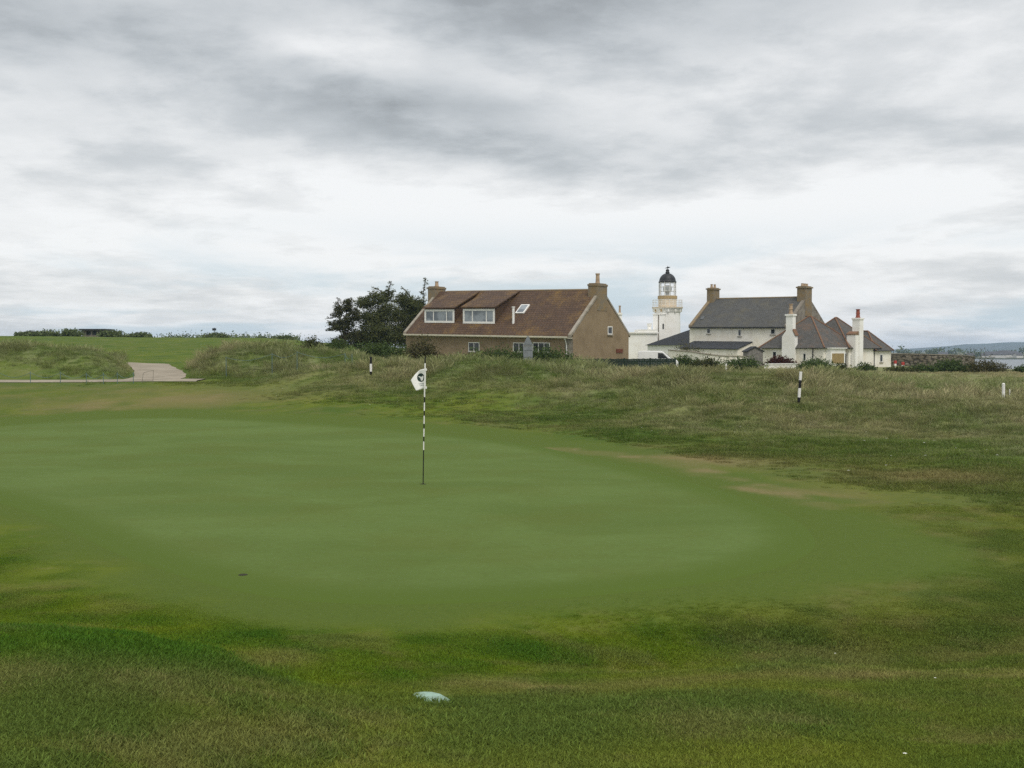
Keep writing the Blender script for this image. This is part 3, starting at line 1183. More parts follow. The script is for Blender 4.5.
# chimneys over both gables
pr = fr.hx(589.5, 284, Lh)
zt = fr.hx(598, 283.6, Lh).z
ch_w = 1.25
chimney(house, Lh - 1.0, Lh + .03, Wh / 2 - ch_w * .72, Wh / 2 + ch_w * .72, zR - 1.9, zt, M['stone_ochre'], 1, M['pot'], .95, .2, xf=shear, axis='y', cap=.05)
zt2 = fr.hx(436, 287.0, 0).z - KS
chimney(house, -.6, .35, Wh / 2 - ch_w * .72, Wh / 2 + ch_w * .72, zR - 1.9, zt2, M['stone_ochre'], 1, M['pot'], .55, .2, xf=shear, axis='y', cap=.05)


def roof_hit(px, py):
    p = fr.hit(px, py, (0, 0, zE + KS + .13), (KS / Lh, -mF, 1))
    return unshear(p)


for (a, b, t_, bt) in ((424.8, 454.4, 309.4, 322.8), (463.2, 494.8, 308.8, 323.6)):
    base = roof_hit((a + b) / 2, bt)
    yd = base.y
    p0, p1 = unshear(fr.hy(a, bt, yd)), unshear(fr.hy(b, t_, yd))
    x0, x1, z0, z1 = p0.x, p1.x, base.z, p1.z
    zt_ = z1 + .10
    mb = MB(shear)
    yt = Wh / 2
    mb.ext([(x0, yd, z0 - .1), (x0, yt - .4, zR - .5), (x0, yt - .2, zR - .02), (x0, yd, zt_)], (x1 - x0, 0, 0))
    dm = mb.build('dormer', M['brown_tile'], house)
    mb = MB(shear)
    mb.ext([(x0 - .16, yd - .2, zt_ - .03), (x0 - .16, yt, zR + .06), (x0 - .16, yt, zR + .165), (x0 - .16, yd - .2, zt_ + .09)], (x1 - x0 + .32, 0, 0))
    mb.build('dormer_roof', M['brown_tile'], dm)
    w_, h_ = x1 - x0, z1 - z0
    f = MB(shear)
    fwid = .2
    yy = yd - .05
    for (q0, q1, r0, r1) in ((0, w_, 0, fwid), (0, w_, h_ - fwid, h_), (0, fwid, fwid, h_ - fwid), (w_ - fwid, w_, fwid, h_ - fwid),
                             (w_ * .29, w_ * .29 + .1, fwid, h_ - fwid), (w_ * .73, w_ * .73 + .1, fwid, h_ - fwid)):
        f.box(x0 + q0, x0 + q1, yy, yd + .05, z0 + r0, z0 + r1)
    f.build('dormer_window', M['white'], dm)
    g = MB(shear)
    g.box(x0 + .1, x0 + w_ - .1, yd - .015, yd + .02, z0 + .1, z0 + h_ - .1)
    g.build('pane', M['glass_pale'], dm)
# skylight and flue on the roof slope
s0, s1 = roof_hit(515.5, 313.8), roof_hit(523.5, 305.3)
sl = Vector((0, 1, mF)).normalized()
nn_ = Vector((0, -mF, 1)).normalized()
mb = MB(shear)
len_ = (s1 - s0).dot(sl)
q = Vector((s0.x, s0.y, s0.z))
mb.obox(q, (1.0, 0, 0), sl * len_, nn_ * .12)
sk = mb.build('skylight', M['white'], house)
mb = MB(shear)
mb.obox(q + Vector((.12, 0, 0)) + sl * .12 + nn_ * .10, (.76, 0, 0), sl * (len_ - .24), nn_ * .035)
mb.build('pane', M['glass_pale'], sk)
q = roof_hit(513.4, 323.0)
qt = unshear(fr.hy(513.4, 307.6, q.y))
mb = MB(shear)
mb.tube((q.x, q.y, q.z - .3), (q.x, q.y, qt.z), .12, n=10)
mb.tube((q.x, q.y, qt.z), (q.x, q.y, qt.z + .1), .17, n=10)
mb.build('flue_pipe', M['white'], house)
# front windows and gable window
for (a, b, t_, bt, ml) in ((468.6, 479.6, 342.4, 351.5, (.5,)), (513.2, 524, 343.2, 352, (.55,)), (533, 550, 343.4, 352, (.33, .66))):
    p0, p1 = unshear(fr.hy(a, bt, 0)), unshear(fr.hy(b, t_, 0))
    window(house, (p0.x, 0, p0.z), (1, 0, 0), (0, -1, 0), p1.x - p0.x, max(p1.z - p0.z, .9), xf=shear, mull=ml, fw=.065)
p0, p1 = fr.hx(607.6, 334.4, Lh), fr.hx(612.2, 326.4, Lh)
window(house, (Lh, p0.y, p0.z), (0, 1, 0), (1, 0, 0), p1.y - p0.y, p1.z - p0.z, fw=.09)
p0, p1 = fr.hx(616, 352.8, Lh), fr.hx(622.4, 349, Lh)
mb = MB()
mb.box(Lh - .01, Lh + .06, p0.y, p1.y, p0.z, p1.z)
mb.box(Lh + .06, Lh + .075, p0.y + .1, p1.y - .1, p0.z + .06, p1.z - .06)
mb.build('meter_box', M['brick_red'], house)

# ---- main white house ----------------------------------------------------------
TH2 = R(42)
c2 = P(788.5, 350, 140.0)
zb2 = .35
L2 = along(c2, (-math.cos(TH2), math.sin(TH2)), 689.5)
org2 = Vector((c2.x - L2 * math.cos(TH2), c2.y + L2 * math.sin(TH2), zb2))
f2 = Frame(org2, -TH2)
W2_ = 10.4
zE2 = f2.hy(788.5, 326.3, 0).z
zR2 = f2.hx(808, 297.8, L2).z
KS2 = max(0.0, f2.hy(690, 326.2, 0).z - zE2) * .9


def shear2(p):
    return (p[0], p[1], p[2] + (KS2 * (1 - p[0] / L2) if p[2] > -.2 else 0))


def un2(p):
    return Vector((p.x, p.y, p.z - KS2 * (1 - p.x / L2)))


wh = empty('white_house', org2, -TH2, 'tall cream limewashed house with grey slate roof and a stone chimney on each gable', 'house')
mb = MB(shear2)
mb.ext([(0, 0, -1), (0, W2_, -1), (0, W2_, zE2), (0, 0, zE2)], (L2, 0, 0))
mb.build('wall', M['white_harl'], wh)
m2 = (zR2 - zE2) / (W2_ / 2)
for x0 in (-.003, L2 - .45):
    mb = MB(shear2)
    mb.ext([(x0, -.02, zE2 + .003), (x0, W2_ + .02, zE2 + .003), (x0, W2_ / 2, zR2 - .05)], (.453, 0, 0))
    mb.build('gable', M['stone_grey'], wh)
    for s in (0, 1):
        mb = MB(shear2)
        y0, y1 = (-.22, W2_ / 2 - .003) if s == 0 else (W2_ + .22, W2_ / 2 + .003)
        za = zE2 - .22 * m2
        mb.ext([(x0 - .04, y0, za), (x0 - .04, y1, zR2), (x0 - .04, y1, zR2 + .30), (x0 - .04, y0, za + .30)], (.5, 0, 0))
        mb.build('gable_coping', M['stone_ochre'] if x0 < 1 else M['stone_grey'], wh)
mb = MB(shear2)
mb.ext([(.46, -.25, zE2 - .25 * m2 + .02), (.46, W2_ / 2, zR2 + .02), (.46, W2_ / 2, zR2 + .13), (.46, -.25, zE2 - .25 * m2 + .12)], (L2 - .92, 0, 0))
mb.ext([(.46, W2_ + .25, zE2 - .25 * m2 + .02), (.46, W2_ / 2 + .003, zR2 + .02), (.46, W2_ / 2 + .003, zR2 + .13), (.46, W2_ + .25, zE2 - .25 * m2 + .12)], (L2 - .92, 0, 0))
roof2 = mb.build('roof', M['slate'], wh)
mb = MB(shear2)
mb.tube((1., W2_ / 2, zR2 + .11), (L2 - 1., W2_ / 2, zR2 + .11), .12)
mb.build('ridge_tiles', M['stone_ochre'], roof2)
mb = MB(shear2)
mb.box(.1, L2 - .1, -.36, -.255, zE2 - .25 * m2 - .08, zE2 - .25 * m2 + .04)
mb.build('gutter', M['iron'], wh)
zt = un2(f2.hx(708, 288.2, 0)).z
chimney(wh, -.06, 1.0, W2_ / 2 - .8, W2_ / 2 + .8, zR2 - 1.6, zt, M['stone_ochre'], 2, M['pot'], .5, .17, xf=shear2, axis='y', cap=.12)
zt = un2(f2.hx(808, 286.5, L2)).z
chimney(wh, L2 - 1.15, L2 + .06, W2_ / 2 - .85, W2_ / 2 + .95, zR2 - 2.4, zt, M['stone_ochre'], 3, M['pot'], .35, .18, xf=shear2, axis='y', cap=.12)
for (a, b, t_, bt) in ((706.8, 710.6, 328.2, 333.6), (738.0, 741.4, 329.4, 336.2), (770.6, 775.3, 328.6, 334.4)):
    p0, p1 = un2(f2.hy(a, bt, 0)), un2(f2.hy(b, t_, 0))
    window(wh, (p0.x, 0, p0.z), (1, 0, 0), (0, -1, 0), p1.x - p0.x, p1.z - p0.z, xf=shear2, fw=.08)
# lean-to along the front
pa = un2(f2.hy(752, 342.6, 0))
xl0, xl1, dl = .8, pa.x, 3.6
zl0 = pa.z
pb = un2(f2.hy(733.5, 349.2, -dl))
zl1 = min(pb.z, zl0 - .5)
mb = MB(shear2)
mb.ext([(xl0, -.003, -1), (xl0, -.003, zl0), (xl0, -dl, zl1), (xl0, -dl, -1)], (xl1 - xl0, 0, 0))
lt = mb.build('lean_to', M['white_harl'], wh)
mb = MB(shear2)
mb.ext([(xl0 - .1, -.005, zl0 + .02), (xl0 - .1, -dl - .2, zl1 - .03), (xl0 - .1, -dl - .2, zl1 + .07), (xl0 - .1, -.005, zl0 + .14)], (xl1 - xl0 + .2, 0, 0))
mb.build('lean_to_roof', M['dark_slate'], lt)
# small rooflight on the slate
sk0 = un2(f2.hit(700.0, 319.8, (0, 0, zE2 + KS2 + .12), (KS2 / L2, -m2, 1)))
sl2 = Vector((0, 1, m2)).normalized()
mb = MB(shear2)
mb.obox(sk0, (.5, 0, 0), sl2 * .7, Vector((0, -m2, 1)).normalized() * .08)
mb.build('skylight', M['glass'], wh)

# ---- slate-roofed annexe at the left of the white house ---------------------------
c3 = P(647.5, 350, 160.0)
f3rz = -TH2
L3 = along(c3, (math.cos(TH2), -math.sin(TH2)), 694)
zb3 = .4
an = empty('slate_annexe', (c3.x, c3.y, zb3), f3rz, 'low white outbuilding under a dark slate hipped roof left of the tall white house', 'outbuilding')
f3 = Frame((c3.x, c3.y, zb3), f3rz)
ze3 = f3.hy(647, 345.2, 0).z
zr3 = P(688, 321.3, 156).z - zb3
W3 = 9.0
mb = MB()
mb.box(0, L3, 0, W3, -1, ze3)
mb.build('wall', M['white_paint'], an)
xr = 8.2
mb = MB()
o_ = .3
A, B, Cc, D_ = (-o_, -o_, ze3 - .02), (L3 + o_, -o_, ze3 - .02), (L3 + o_, W3 + o_, ze3 - .02), (-o_, W3 + o_, ze3 - .02)
E_, F_ = (xr, W3 / 2, zr3), (L3 - 1.5, W3 / 2, zr3)
mb.add([A, B, Cc, D_, E_, F_], [(0, 1, 5, 4), (1, 2, 5), (2, 3, 4, 5), (3, 0, 4), (3, 2, 1, 0)])
mb.build('roof', M['dark_slate'], an)

# ---- cottage with three hipped roofs ----------------------------------------------
TH4 = R(45)
zb4 = .25
c4 = P(823.6, 350, 134.0)
X4 = Vector((math.cos(TH4), -math.sin(TH4), 0))
Y4 = Vector((math.sin(TH4), math.cos(TH4), 0))
f4 = Frame((c4.x, c4.y, zb4), -TH4)
a1 = along(c4, -X4, 761.5)
b1 = along(c4, Y4, 858)
cot = empty('hipped_cottage', (c4.x, c4.y, zb4), -TH4, 'low cream cottage with three hipped slate roofs edged in orange ridge tiles', 'house')
ze4 = f4.hy(800, 346.0, 0).z


def hip_block(x0, x1, y0, y1, ze, apex_px, slope=None, roofname='roof'):
    mb = MB()
    mb.box(x0, x1, y0, y1, -1, ze)
    w = mb.build('wall', M['white_harl'], cot)
    cxm, cym = (x0 + x1) / 2, (y0 + y1) / 2
    wx, wy = x1 - x0, y1 - y0
    half = min(wx, wy) / 2 * .96
    if wx > wy:
        e0, e1 = Vector((x0 + half, cym, 0)), Vector((x1 - half, cym, 0))
    else:
        e0, e1 = Vector((cxm, y0 + half, 0)), Vector((cxm, y1 - half, 0))
    zr = apex_px
    e0.z = e1.z = zr
    ov_ = .28
    dz_ = ov_ * (zr - ze) / half
    c_ = [Vector((x0 - ov_, y0 - ov_, ze - dz_ + .03)), Vector((x1 + ov_, y0 - ov_, ze - dz_ + .03)), Vector((x1 + ov_, y1 + ov_, ze - dz_ + .03)), Vector((x0 - ov_, y1 + ov_, ze - dz_ + .03))]
    mb = MB()
    if wx > wy:
        fs = [(0, 1, 5, 4), (1, 2, 5), (2, 3, 4, 5), (3, 0, 4), (3, 2, 1, 0)]
        hips = [(0, 4), (1, 5), (2, 5), (3, 4), (4, 5)]
    else:
        fs = [(0, 1, 4), (1, 2, 5, 4), (2, 3, 5), (3, 0, 4, 5), (3, 2, 1, 0)]
        hips = [(0, 4), (1, 4), (2, 5), (3, 5), (4, 5)]
    vs = c_ + [e0, e1]
    mb.add(vs, fs)
    r = mb.build(roofname, M['slate_warm'], cot)
    mb = MB()
    for i, j in hips:
        if (vs[i] - vs[j]).length > .2:
            mb.tube(vs[i] + Vector((0, 0, .02)), vs[j] + Vector((0, 0, .02)), .095, n=7)
    mb.build('ridge_tiles', M['ridge_tile'], r)
    mb = MB()
    for k in (0, 1):
        p, q = c_[k], c_[k + 1]
        mb.tube(p + Vector((0, 0, -.04)), q + Vector((0, 0, -.04)), .06, n=6)
    mb.build('gutter', M['iron'], r)
    return w


zr4 = P(809, 315.8, 136.5).z - zb4
hip_block(-a1, 0, 0, b1, ze4, zr4)
y2 = along(c4, Y4, 846.0)
b2 = y2 + 8.0
zr5 = P(837, 317.2, 141).z - zb4
hip_block(-7.5, .35, y2, b2, ze4, zr5)
y3 = b2 - 1.2
p3 = f4.hy(875, 348, y3)
x3 = p3.x
b3 = along(f4.mw @ Vector((x3, y3, 0)), Y4, 891)
zr6 = P(868, 331.2, 146).z - zb4
ze6 = f4.hy(870, 348.4, y3).z
hip_block(x3 - 7.5, x3, y3, y3 + b3, ze6, zr6)


def plain_window(fx, axis, val, a, b, t_, bt, **k):
    if axis == 'y':
        p0, p1 = f4.hy(a, bt, val), f4.hy(b, t_, val)
        return window(cot, (p0.x, val, p0.z), (1, 0, 0), (0, -1, 0), p1.x - p0.x, p1.z - p0.z, **k)
    p0, p1 = f4.hx(a, bt, val), f4.hx(b, t_, val)
    return window(cot, (val, p0.y, p0.z), (0, 1, 0), (1, 0, 0), p1.y - p0.y, p1.z - p0.z, **k)


plain_window(f4, 'y', 0, 803.0, 806.2, 353.2, 361.0, fw=.07)
plain_window(f4, 'y', 0, 772.6, 776.6, 351.4, 358.0, fw=.07)
plain_window(f4, 'x', .35, 850.2, 853.4, 354.6, 364.4, fw=.09)
plain_window(f4, 'y', y3, 866.0, 868.8, 354.4, 363.0, fw=.07)
plain_window(f4, 'x', x3, 879.6, 882.6, 354.2, 362.2, fw=.09)
# bay at the corner with its blind and door
pa_, pb_ = f4.hx(826.5, 347, 0), f4.hx(838.5, 347, 0)
zt_ = f4.hx(832, 348.6, 0).z
mb = MB()
mb.box(.003, .75, pa_.y - .3, pb_.y + .3, -1, zt_)
bay = mb.build('bay', M['white_paint'], cot)
mb = MB()
mb.box(.003, .95, pa_.y - .45, pb_.y + .45, zt_ + .002, zt_ + .12)
mb.build('bay_roof', M['white'], bay)
zb_, zt2_ = f4.hx(832, 363.5, .75).z, f4.hx(832, 353.4, .75).z
mb = MB()
mb.box(.74, .77, pa_.y, pb_.y, zb_, zt2_)
mb.build('window_blind', M['blind'], bay)
p0, p1 = f4.hx(838.9, 364.6, .0), f4.hx(843.0, 353.6, .0)
mb = MB()
dy0 = pb_.y + .75
mb.box(.003, .05, dy0, dy0 + 1.5, -.3, p1.z)
dr = mb.build('door', M['black'], cot)
mb = MB()
mb.box(.003, .09, dy0 - .22, dy0 - .003, -.3, p1.z + .15)
mb.box(.003, .09, dy0 + 1.503, dy0 + 1.72, -.3, p1.z + .15)
mb.box(.003, .09, dy0 - .003, dy0 + 1.503, p1.z + .003, p1.z + .15)
mb.build('door_frame', M['white'], dr)
for (ax, val, pxx) in (('y', 0, 812.8), ('y', y3, 874.2)):
    p = f4.hy(pxx, 350, val - .06)
    mb = MB()
    mb.tube((p.x, val - .07, -1), (p.x, val - .07, ze4 - .25), .06)
    mb.build('downpipe', M['iron'], cot)
# chimney breasts: stepped white stacks against the front
def stack(px0, px1, sx0, sx1, ytop, yshoulder, val, depth, pots, pmat, axis='y'):
    mb = MB()
    if axis == 'y':
        A_, B_ = f4.hy(px0, yshoulder, val - depth), f4.hy(px1, yshoulder, val - depth)
        a_, b_ = f4.hy(sx0, ytop, val - depth), f4.hy(sx1, ytop, val - depth)
        zs, ztp = A_.z, a_.z
        mb.box(A_.x, B_.x, val - depth, val + .25, -1, zs - .7)
        mb.ext([(A_.x, val - depth, zs - .697), (B_.x, val - depth, zs - .697), (b_.x, val - depth, zs), (a_.x, val - depth, zs)], (0, depth + .25, 0))
        mb.box(a_.x, b_.x, val - depth, val + .25, zs + .003, ztp - .2)
        mb.box(a_.x - .1, b_.x + .1, val - depth - .1, val + .35, ztp - .2, ztp)
        c = mb.build('chimney', M['white_paint'], cot)
        mb = MB()
        mb.ext([(b_.x + .003, val - depth - .04, zs + .06), (B_.x + .12, val - depth - .04, zs - .62), (B_.x + .12, val - depth - .04, zs - .50), (b_.x + .003, val - depth - .04, zs + .24)], (0, depth + .3, 0))
        mb.build('shoulder_coping', M['ridge_tile'], c)
        ctr = ((a_.x + b_.x) / 2, val - depth / 2 + .12, ztp)
        w_ = b_.x - a_.x
    r_, h_ = pots
    p = MB()
    p.lathe([(r_ * 1.2, 0), (r_ * 1.2, .1), (r_, .12), (r_ * .85, h_ * .45), (r_ * 1.1, h_ * .5), (r_ * .9, h_ * .55), (r_ * .8, h_ * .9), (r_ * 1.1, h_ * .93), (r_ * 1.1, h_)], 14, ctr)
    p.build('chimney_pot', pmat, c)


stack(782.0, 794.8, 786.0, 792.8, 314.2, 331.0, 0, .45, (.24, 1.28), M['pot'])
xs_ = .35
A_, B_ = f4.hx(859.6, 332, xs_ + .75), f4.hx(863.4, 332, xs_ + .75)
zt_, zs_ = f4.hx(861, 317.8, xs_ + .75).z, f4.hx(858, 332.4, xs_ + .75).z
mb = MB()
mb.box(xs_ - .25, xs_ + .75, A_.y, B_.y, -1, zt_ - .2)
mb.box(xs_ - .33, xs_ + .83, A_.y - .08, B_.y + .08, zt_ - .2, zt_)
mb.box(xs_ - .6, xs_ + .6, A_.y - .75, A_.y - .003, -1, zs_ - .3)
cst_ = mb.build('chimney', M['white_paint'], cot)
mb = MB()
mb.ext([(xs_ - .65, A_.y - .82, zs_ - .297), (xs_ - .65, A_.y - .003, zs_ - .297), (xs_ - .65, A_.y - .003, zs_ + .15), (xs_ - .65, A_.y - .82, zs_ - .15)], (1.3, 0, 0))
mb.build('shoulder_coping', M['ridge_tile'], cst_)
mb = MB()
mb.lathe([(.31, 0), (.31, .1), (.26, .12), (.22, .5), (.28, .54), (.24, .6), (.21, 1.0), (.28, 1.03), (.28, 1.1)], 14, (xs_ + .25, (A_.y + B_.y) / 2, zt_))
mb.build('chimney_pot', M['pot_red'], cst_)

# ---- lighthouse ---------------------------------------------------------------------
DL = 168.0
lc = P(667.2, 350, DL)
mpp = DL / FPX


def lz(py):
    return P(667.2, py, DL).z


zb5 = .6
lh = empty('lighthouse', (lc.x, lc.y, zb5), R(-15), 'short white lighthouse tower with ochre bands, railed gallery and black domed lantern', 'lighthouse')


def q_(px, py):
    return (px * mpp, lz(py) - zb5)


mb = MB()
mb.lathe([(13.6 * mpp, -1), (13.2 * mpp, 2), (12.7 * mpp, lz(313) - zb5), (13.4 * mpp, lz(312) - zb5), (13.9 * mpp, lz(310.5) - zb5), (14.9 * mpp, lz(308.6) - zb5)], 40)
tw = mb.build('tower', M['white_paint'], lh, smooth=False)
mb = MB()
mb.lathe([(15.2 * mpp, lz(308.6) - zb5 + .003), (15.4 * mpp, lz(307.2) - zb5)], 40)
gal = mb.build('gallery', M['buff'], lh)
for k in range(12):
    a = 2 * math.pi * k / 12 + .2
    mb = MB()
    mb.obox((12.6 * mpp * math.cos(a) - .12 * math.sin(a), 12.6 * mpp * math.sin(a) + .12 * math.cos(a), lz(312) - zb5), (.24 * math.sin(a), -.24 * math.cos(a), 0), (1.9 * mpp * math.cos(a), 1.9 * mpp * math.sin(a), 0), (0, 0, .42))
    mb.build('bracket', M['ochre'] if k in (7, 8) else M['white_paint'], gal)
mb = MB()
rr = 14.7 * mpp
n = 24
zg0, zg1 = lz(307.2) - zb5, lz(300) - zb5
for k in range(n):
    a, b = 2 * math.pi * k / n, 2 * math.pi * (k + 1) / n
    p, q2 = (rr * math.cos(a), rr * math.sin(a)), (rr * math.cos(b), rr * math.sin(b))
    mb.tube((*p, zg0), (*p, zg1), .028, n=5)
    for h in (1.0, .66, .33):
        mb.tube((*p, zg0 + (zg1 - zg0) * h), (*q2, zg0 + (zg1 - zg0) * h), .024, n=5)
mb.build('railing', M['white'], lh)
mb = MB()
mb.lathe([(9.2 * mpp, lz(307.2) - zb5 + .003), (9.2 * mpp, lz(299) - zb5)], 32)
mu = mb.build('lantern_base', M['buff'], lh)
mb = MB()
mb.lathe([(9.7 * mpp, lz(299) - zb5 + .003), (9.7 * mpp, lz(296) - zb5)], 32)
mb.build('ochre_band', M['ochre'], mu)
mb = MB()
zq0, zq1 = lz(296) - zb5 + .006, lz(282.4) - zb5
nb = 10
rl = 8.3 * mpp
for k in range(nb):
    a, b = 2 * math.pi * k / nb + .1, 2 * math.pi * (k + 1) / nb + .1
    p, q2 = (rl * math.cos(a), rl * math.sin(a)), (rl * math.cos(b), rl * math.sin(b))
    mb.tube((*p, zq0), (*p, zq1), .06, n=6)
    for h in (0.03, .35, .67, .97):
        mb.tube((*p, zq0 + (zq1 - zq0) * h), (*q2, zq0 + (zq1 - zq0) * h), .03, n=5)
ln = mb.build('lantern_frame', M['white'], lh)
mb = MB()
vs = []
for k in range(nb):
    a = 2 * math.pi * k / nb + .1
    vs += [(rl * .985 * math.cos(a), rl * .985 * math.sin(a), zq0), (rl * .985 * math.cos(a), rl * .985 * math.sin(a), zq1)]
mb.add(vs, [(2 * k, (2 * k + 2) % (2 * nb), (2 * k + 3) % (2 * nb), 2 * k + 1) for k in range(nb)])
mb.build('lantern_glazing', M['lantern_glass'], lh)
mb = MB()
mb.lathe([(.25, zq0), (.3, zq0 + .5), (.62, zq0 + .7), (.68, zq0 + 1.1), (.6, zq0 + 1.5), (.25, zq0 + 1.6)], 20)
mb.build('lamp_lens', M['lens'], lh)
mb = MB()
prof = [(9.0 * mpp, zq1), (9.0 * mpp, zq1 + .12)]
hd = lz(273.2) - zb5 - zq1 - .12
for k in range(9):
    t = k / 8 * math.pi / 2
    prof.append((8.3 * mpp * math.cos(t) * (1 - .0 * k) + .2 * (k == 8), zq1 + .13 + hd * math.sin(t)))
mb.lathe(prof, 32)
dome = mb.build('dome', M['iron'], lh, smooth=True)
mb = MB()
zd = zq1 + .13 + hd
mb.lathe([(.30, zd - .05), (.34, zd + .1), (.22, zd + .3), (.3, zd + .42), (.16, zd + .6)], 16)
mb.tube((0, 0, zd + .5), (0, 0, zd + 1.1), .035)
mb.ext([(-.45, -.02, zd + .75), (.1, -.02, zd + .72), (.45, -.02, zd + .9), (.1, -.02, zd + .98)], (0, .04, 0))
mb.build('vent_ball', M['iron'], dome)
# porch box on the tower face
mb = MB()
mb.box(-12.4 * mpp, -.6 * mpp, -14.2 * mpp, -6 * mpp, -1, lz(315) - zb5)
pch = mb.build('porch', M['white_paint'], lh)
mb = MB()
mb.box(-12.9 * mpp, 0 * mpp, -14.8 * mpp, -6 * mpp, lz(315) - zb5 + .003, lz(314) - zb5)
mb.build('porch_cornice', M['white_paint'], pch)
mb = MB()
mb.box(-7.4 * mpp, -6.5 * mpp, -14.2 * mpp - .05, -14.2 * mpp - .003, 1, lz(315.4) - zb5)
mb.build('drainpipe', M['stone_grey'], pch)
mb = MB()
mb.box(-2.9 * mpp, -1.6 * mpp, -14.2 * mpp - .05, -14.2 * mpp - .003, lz(329) - zb5, lz(324) - zb5)
mb.build('porch_window', M['glass'], pch)

# low flat-roofed building joined to the lighthouse's left
DK = 163.0
ka = P(607, 350, DK)
kb = P(657, 350, DK)
kp = DK / FPX
kl = kb.x - ka.x
kz = lambda py: P(630, py, DK).z - zb5
ko = empty('keepers_block', (ka.x, ka.y, zb5), 0, 'low flat-roofed white block joining the foot of the lighthouse', 'outbuilding')
mb = MB()
mb.box(0, kl, 0, 5, -1, kz(333.5))
mb.build('wall', M['white_paint'], ko)
mb = MB()
mb.box(-.2, kl + .2, -.2, 5.2, kz(333.5) + .003, kz(332.0))
mb.box(kl * .62, kl + .1, -.1, 5.1, kz(332.0) + .003, kz(329.4))
mb.build('parapet', M['white_paint'], ko)
xk = (650.3 - 607) * kp
mb = MB()
mb.lathe([(1.9 * kp, kz(329.4)), (1.9 * kp, kz(326)), (2.4 * kp, kz(325.6)), (2.4 * kp, kz(324.4)), (.4, kz(323.2))], 12, (xk, 1.2, 0))
mb.build('roof_vent', M['white_paint'], ko)
xk = (620.3 - 607) * kp
mb = MB()
mb.box(xk - 2.2 * kp, xk + 2.2 * kp, 1, 2, kz(332), kz(314.5))
mb.box(xk - 2.6 * kp, xk + 2.6 * kp, .9, 2.1, kz(314.5) + .003, kz(312.6))
kc = mb.build('chimney', M['white_paint'], ko)
mb = MB()
mb.lathe([(.17, 0), (.13, .9), (.17, .95), (.17, 1.1)], 12, (xk + .05, 1.5, kz(312.6)))
mb.build('chimney_pot', M['pot'], kc)

# ---- shed, garden walls, stone wall, dark fence ---------------------------------------
sp = P(747.4, 362, 132.5)
sq = P(763, 362, 132.5)
zs_ = gz(sp.x, sp.y)
sh = empty('garden_shed', (sp.x, sp.y, zs_), 0, 'small silvered timber shed with a low pitched roof, between the white house and the cottage', 'shed')
wS = sq.x - sp.x
hS0, hS1 = P(750, 351.0, 132.5).z - zs_, P(756, 347.2, 132.5).z - zs_
mb = MB()
mb.ext([(0, 0, -.3), (wS, 0, -.3), (wS, 0, hS0), (wS / 2, 0, hS1), (0, 0, hS0)], (0, 2.5, 0))
for k in range(12):
    x = wS * (k + .5) / 12
    mb.box(x - .06, x + .06, -.02, -.003, -.2, hS0 - .05)
mb.build('wall', M['grey_wood'], sh)
mb = MB()
for a, b in (((-.15, hS0 - .12), (wS / 2, hS1 + .02)), ((wS + .15, hS0 - .12), (wS / 2, hS1 + .02))):
    mb.ext([(a[0], -.15, a[1]), (b[0], -.15, b[1]), (b[0], -.15, b[1] + .1), (a[0], -.15, a[1] + .1)], (0, 2.8, 0))
mb.build('roof', M['dark_slate'], sh)


def wall_run(name, pts, th, mat, label, cat, cope=None):
    """garden wall along (px, D, top_py) points"""
    wp = [(ground_at(p[0], p[1]), P(p[0], p[2], p[1]).z) for p in pts]
    o0 = wp[0][0]
    root = empty(name, o0, 0, label, cat)
    mb, cp = MB(), MB()
    for (a, za), (b, zb_2) in zip(wp[:-1], wp[1:]):
        d = Vector((b.x - a.x, b.y - a.y, 0))
        nv = Vector((-d.y, d.x, 0)).normalized() * th
        a0, b0 = Vector((a.x, a.y, 0)) - Vector((o0.x, o0.y, 0)), Vector((b.x, b.y, 0)) - Vector((o0.x, o0.y, 0))
        lo = min(a.z, b.z) - .5 - o0.z
        vs = [a0 + Vector((0, 0, lo)), b0 + Vector((0, 0, lo)), b0 + Vector((0, 0, zb_2 - o0.z)), a0 + Vector((0, 0, za - o0.z))]
        mb.ext(vs, nv)
        if cope:
            e = nv.normalized() * .06
            cp.ext([a0 - e + Vector((0, 0, za - o0.z + .003)), b0 - e + Vector((0, 0, zb_2 - o0.z + .003)), b0 - e + Vector((0, 0, zb_2 - o0.z + .13)), a0 - e + Vector((0, 0, za - o0.z + .13))], nv + e * 2)
    mb.build('wall_face', mat, root)
    if cope:
        cp.build('coping', cope, root)
    return root


wall_run('garden_wall', [(668, 137, 350.5), (690, 133, 352.2), (705, 131, 354.4), (722, 130, 356.5), (748, 131, 357.2)], .35, M['white_harl'],
         'cream garden wall stepping down in front of the tall white house', 'wall', M['skew'])
wall_run('garden_wall', [(764.5, 128, 364.6), (797, 127, 364.4)], .4, M['white_paint'], 'low white wall below the russet shrub at the cottage', 'wall', M['white'])

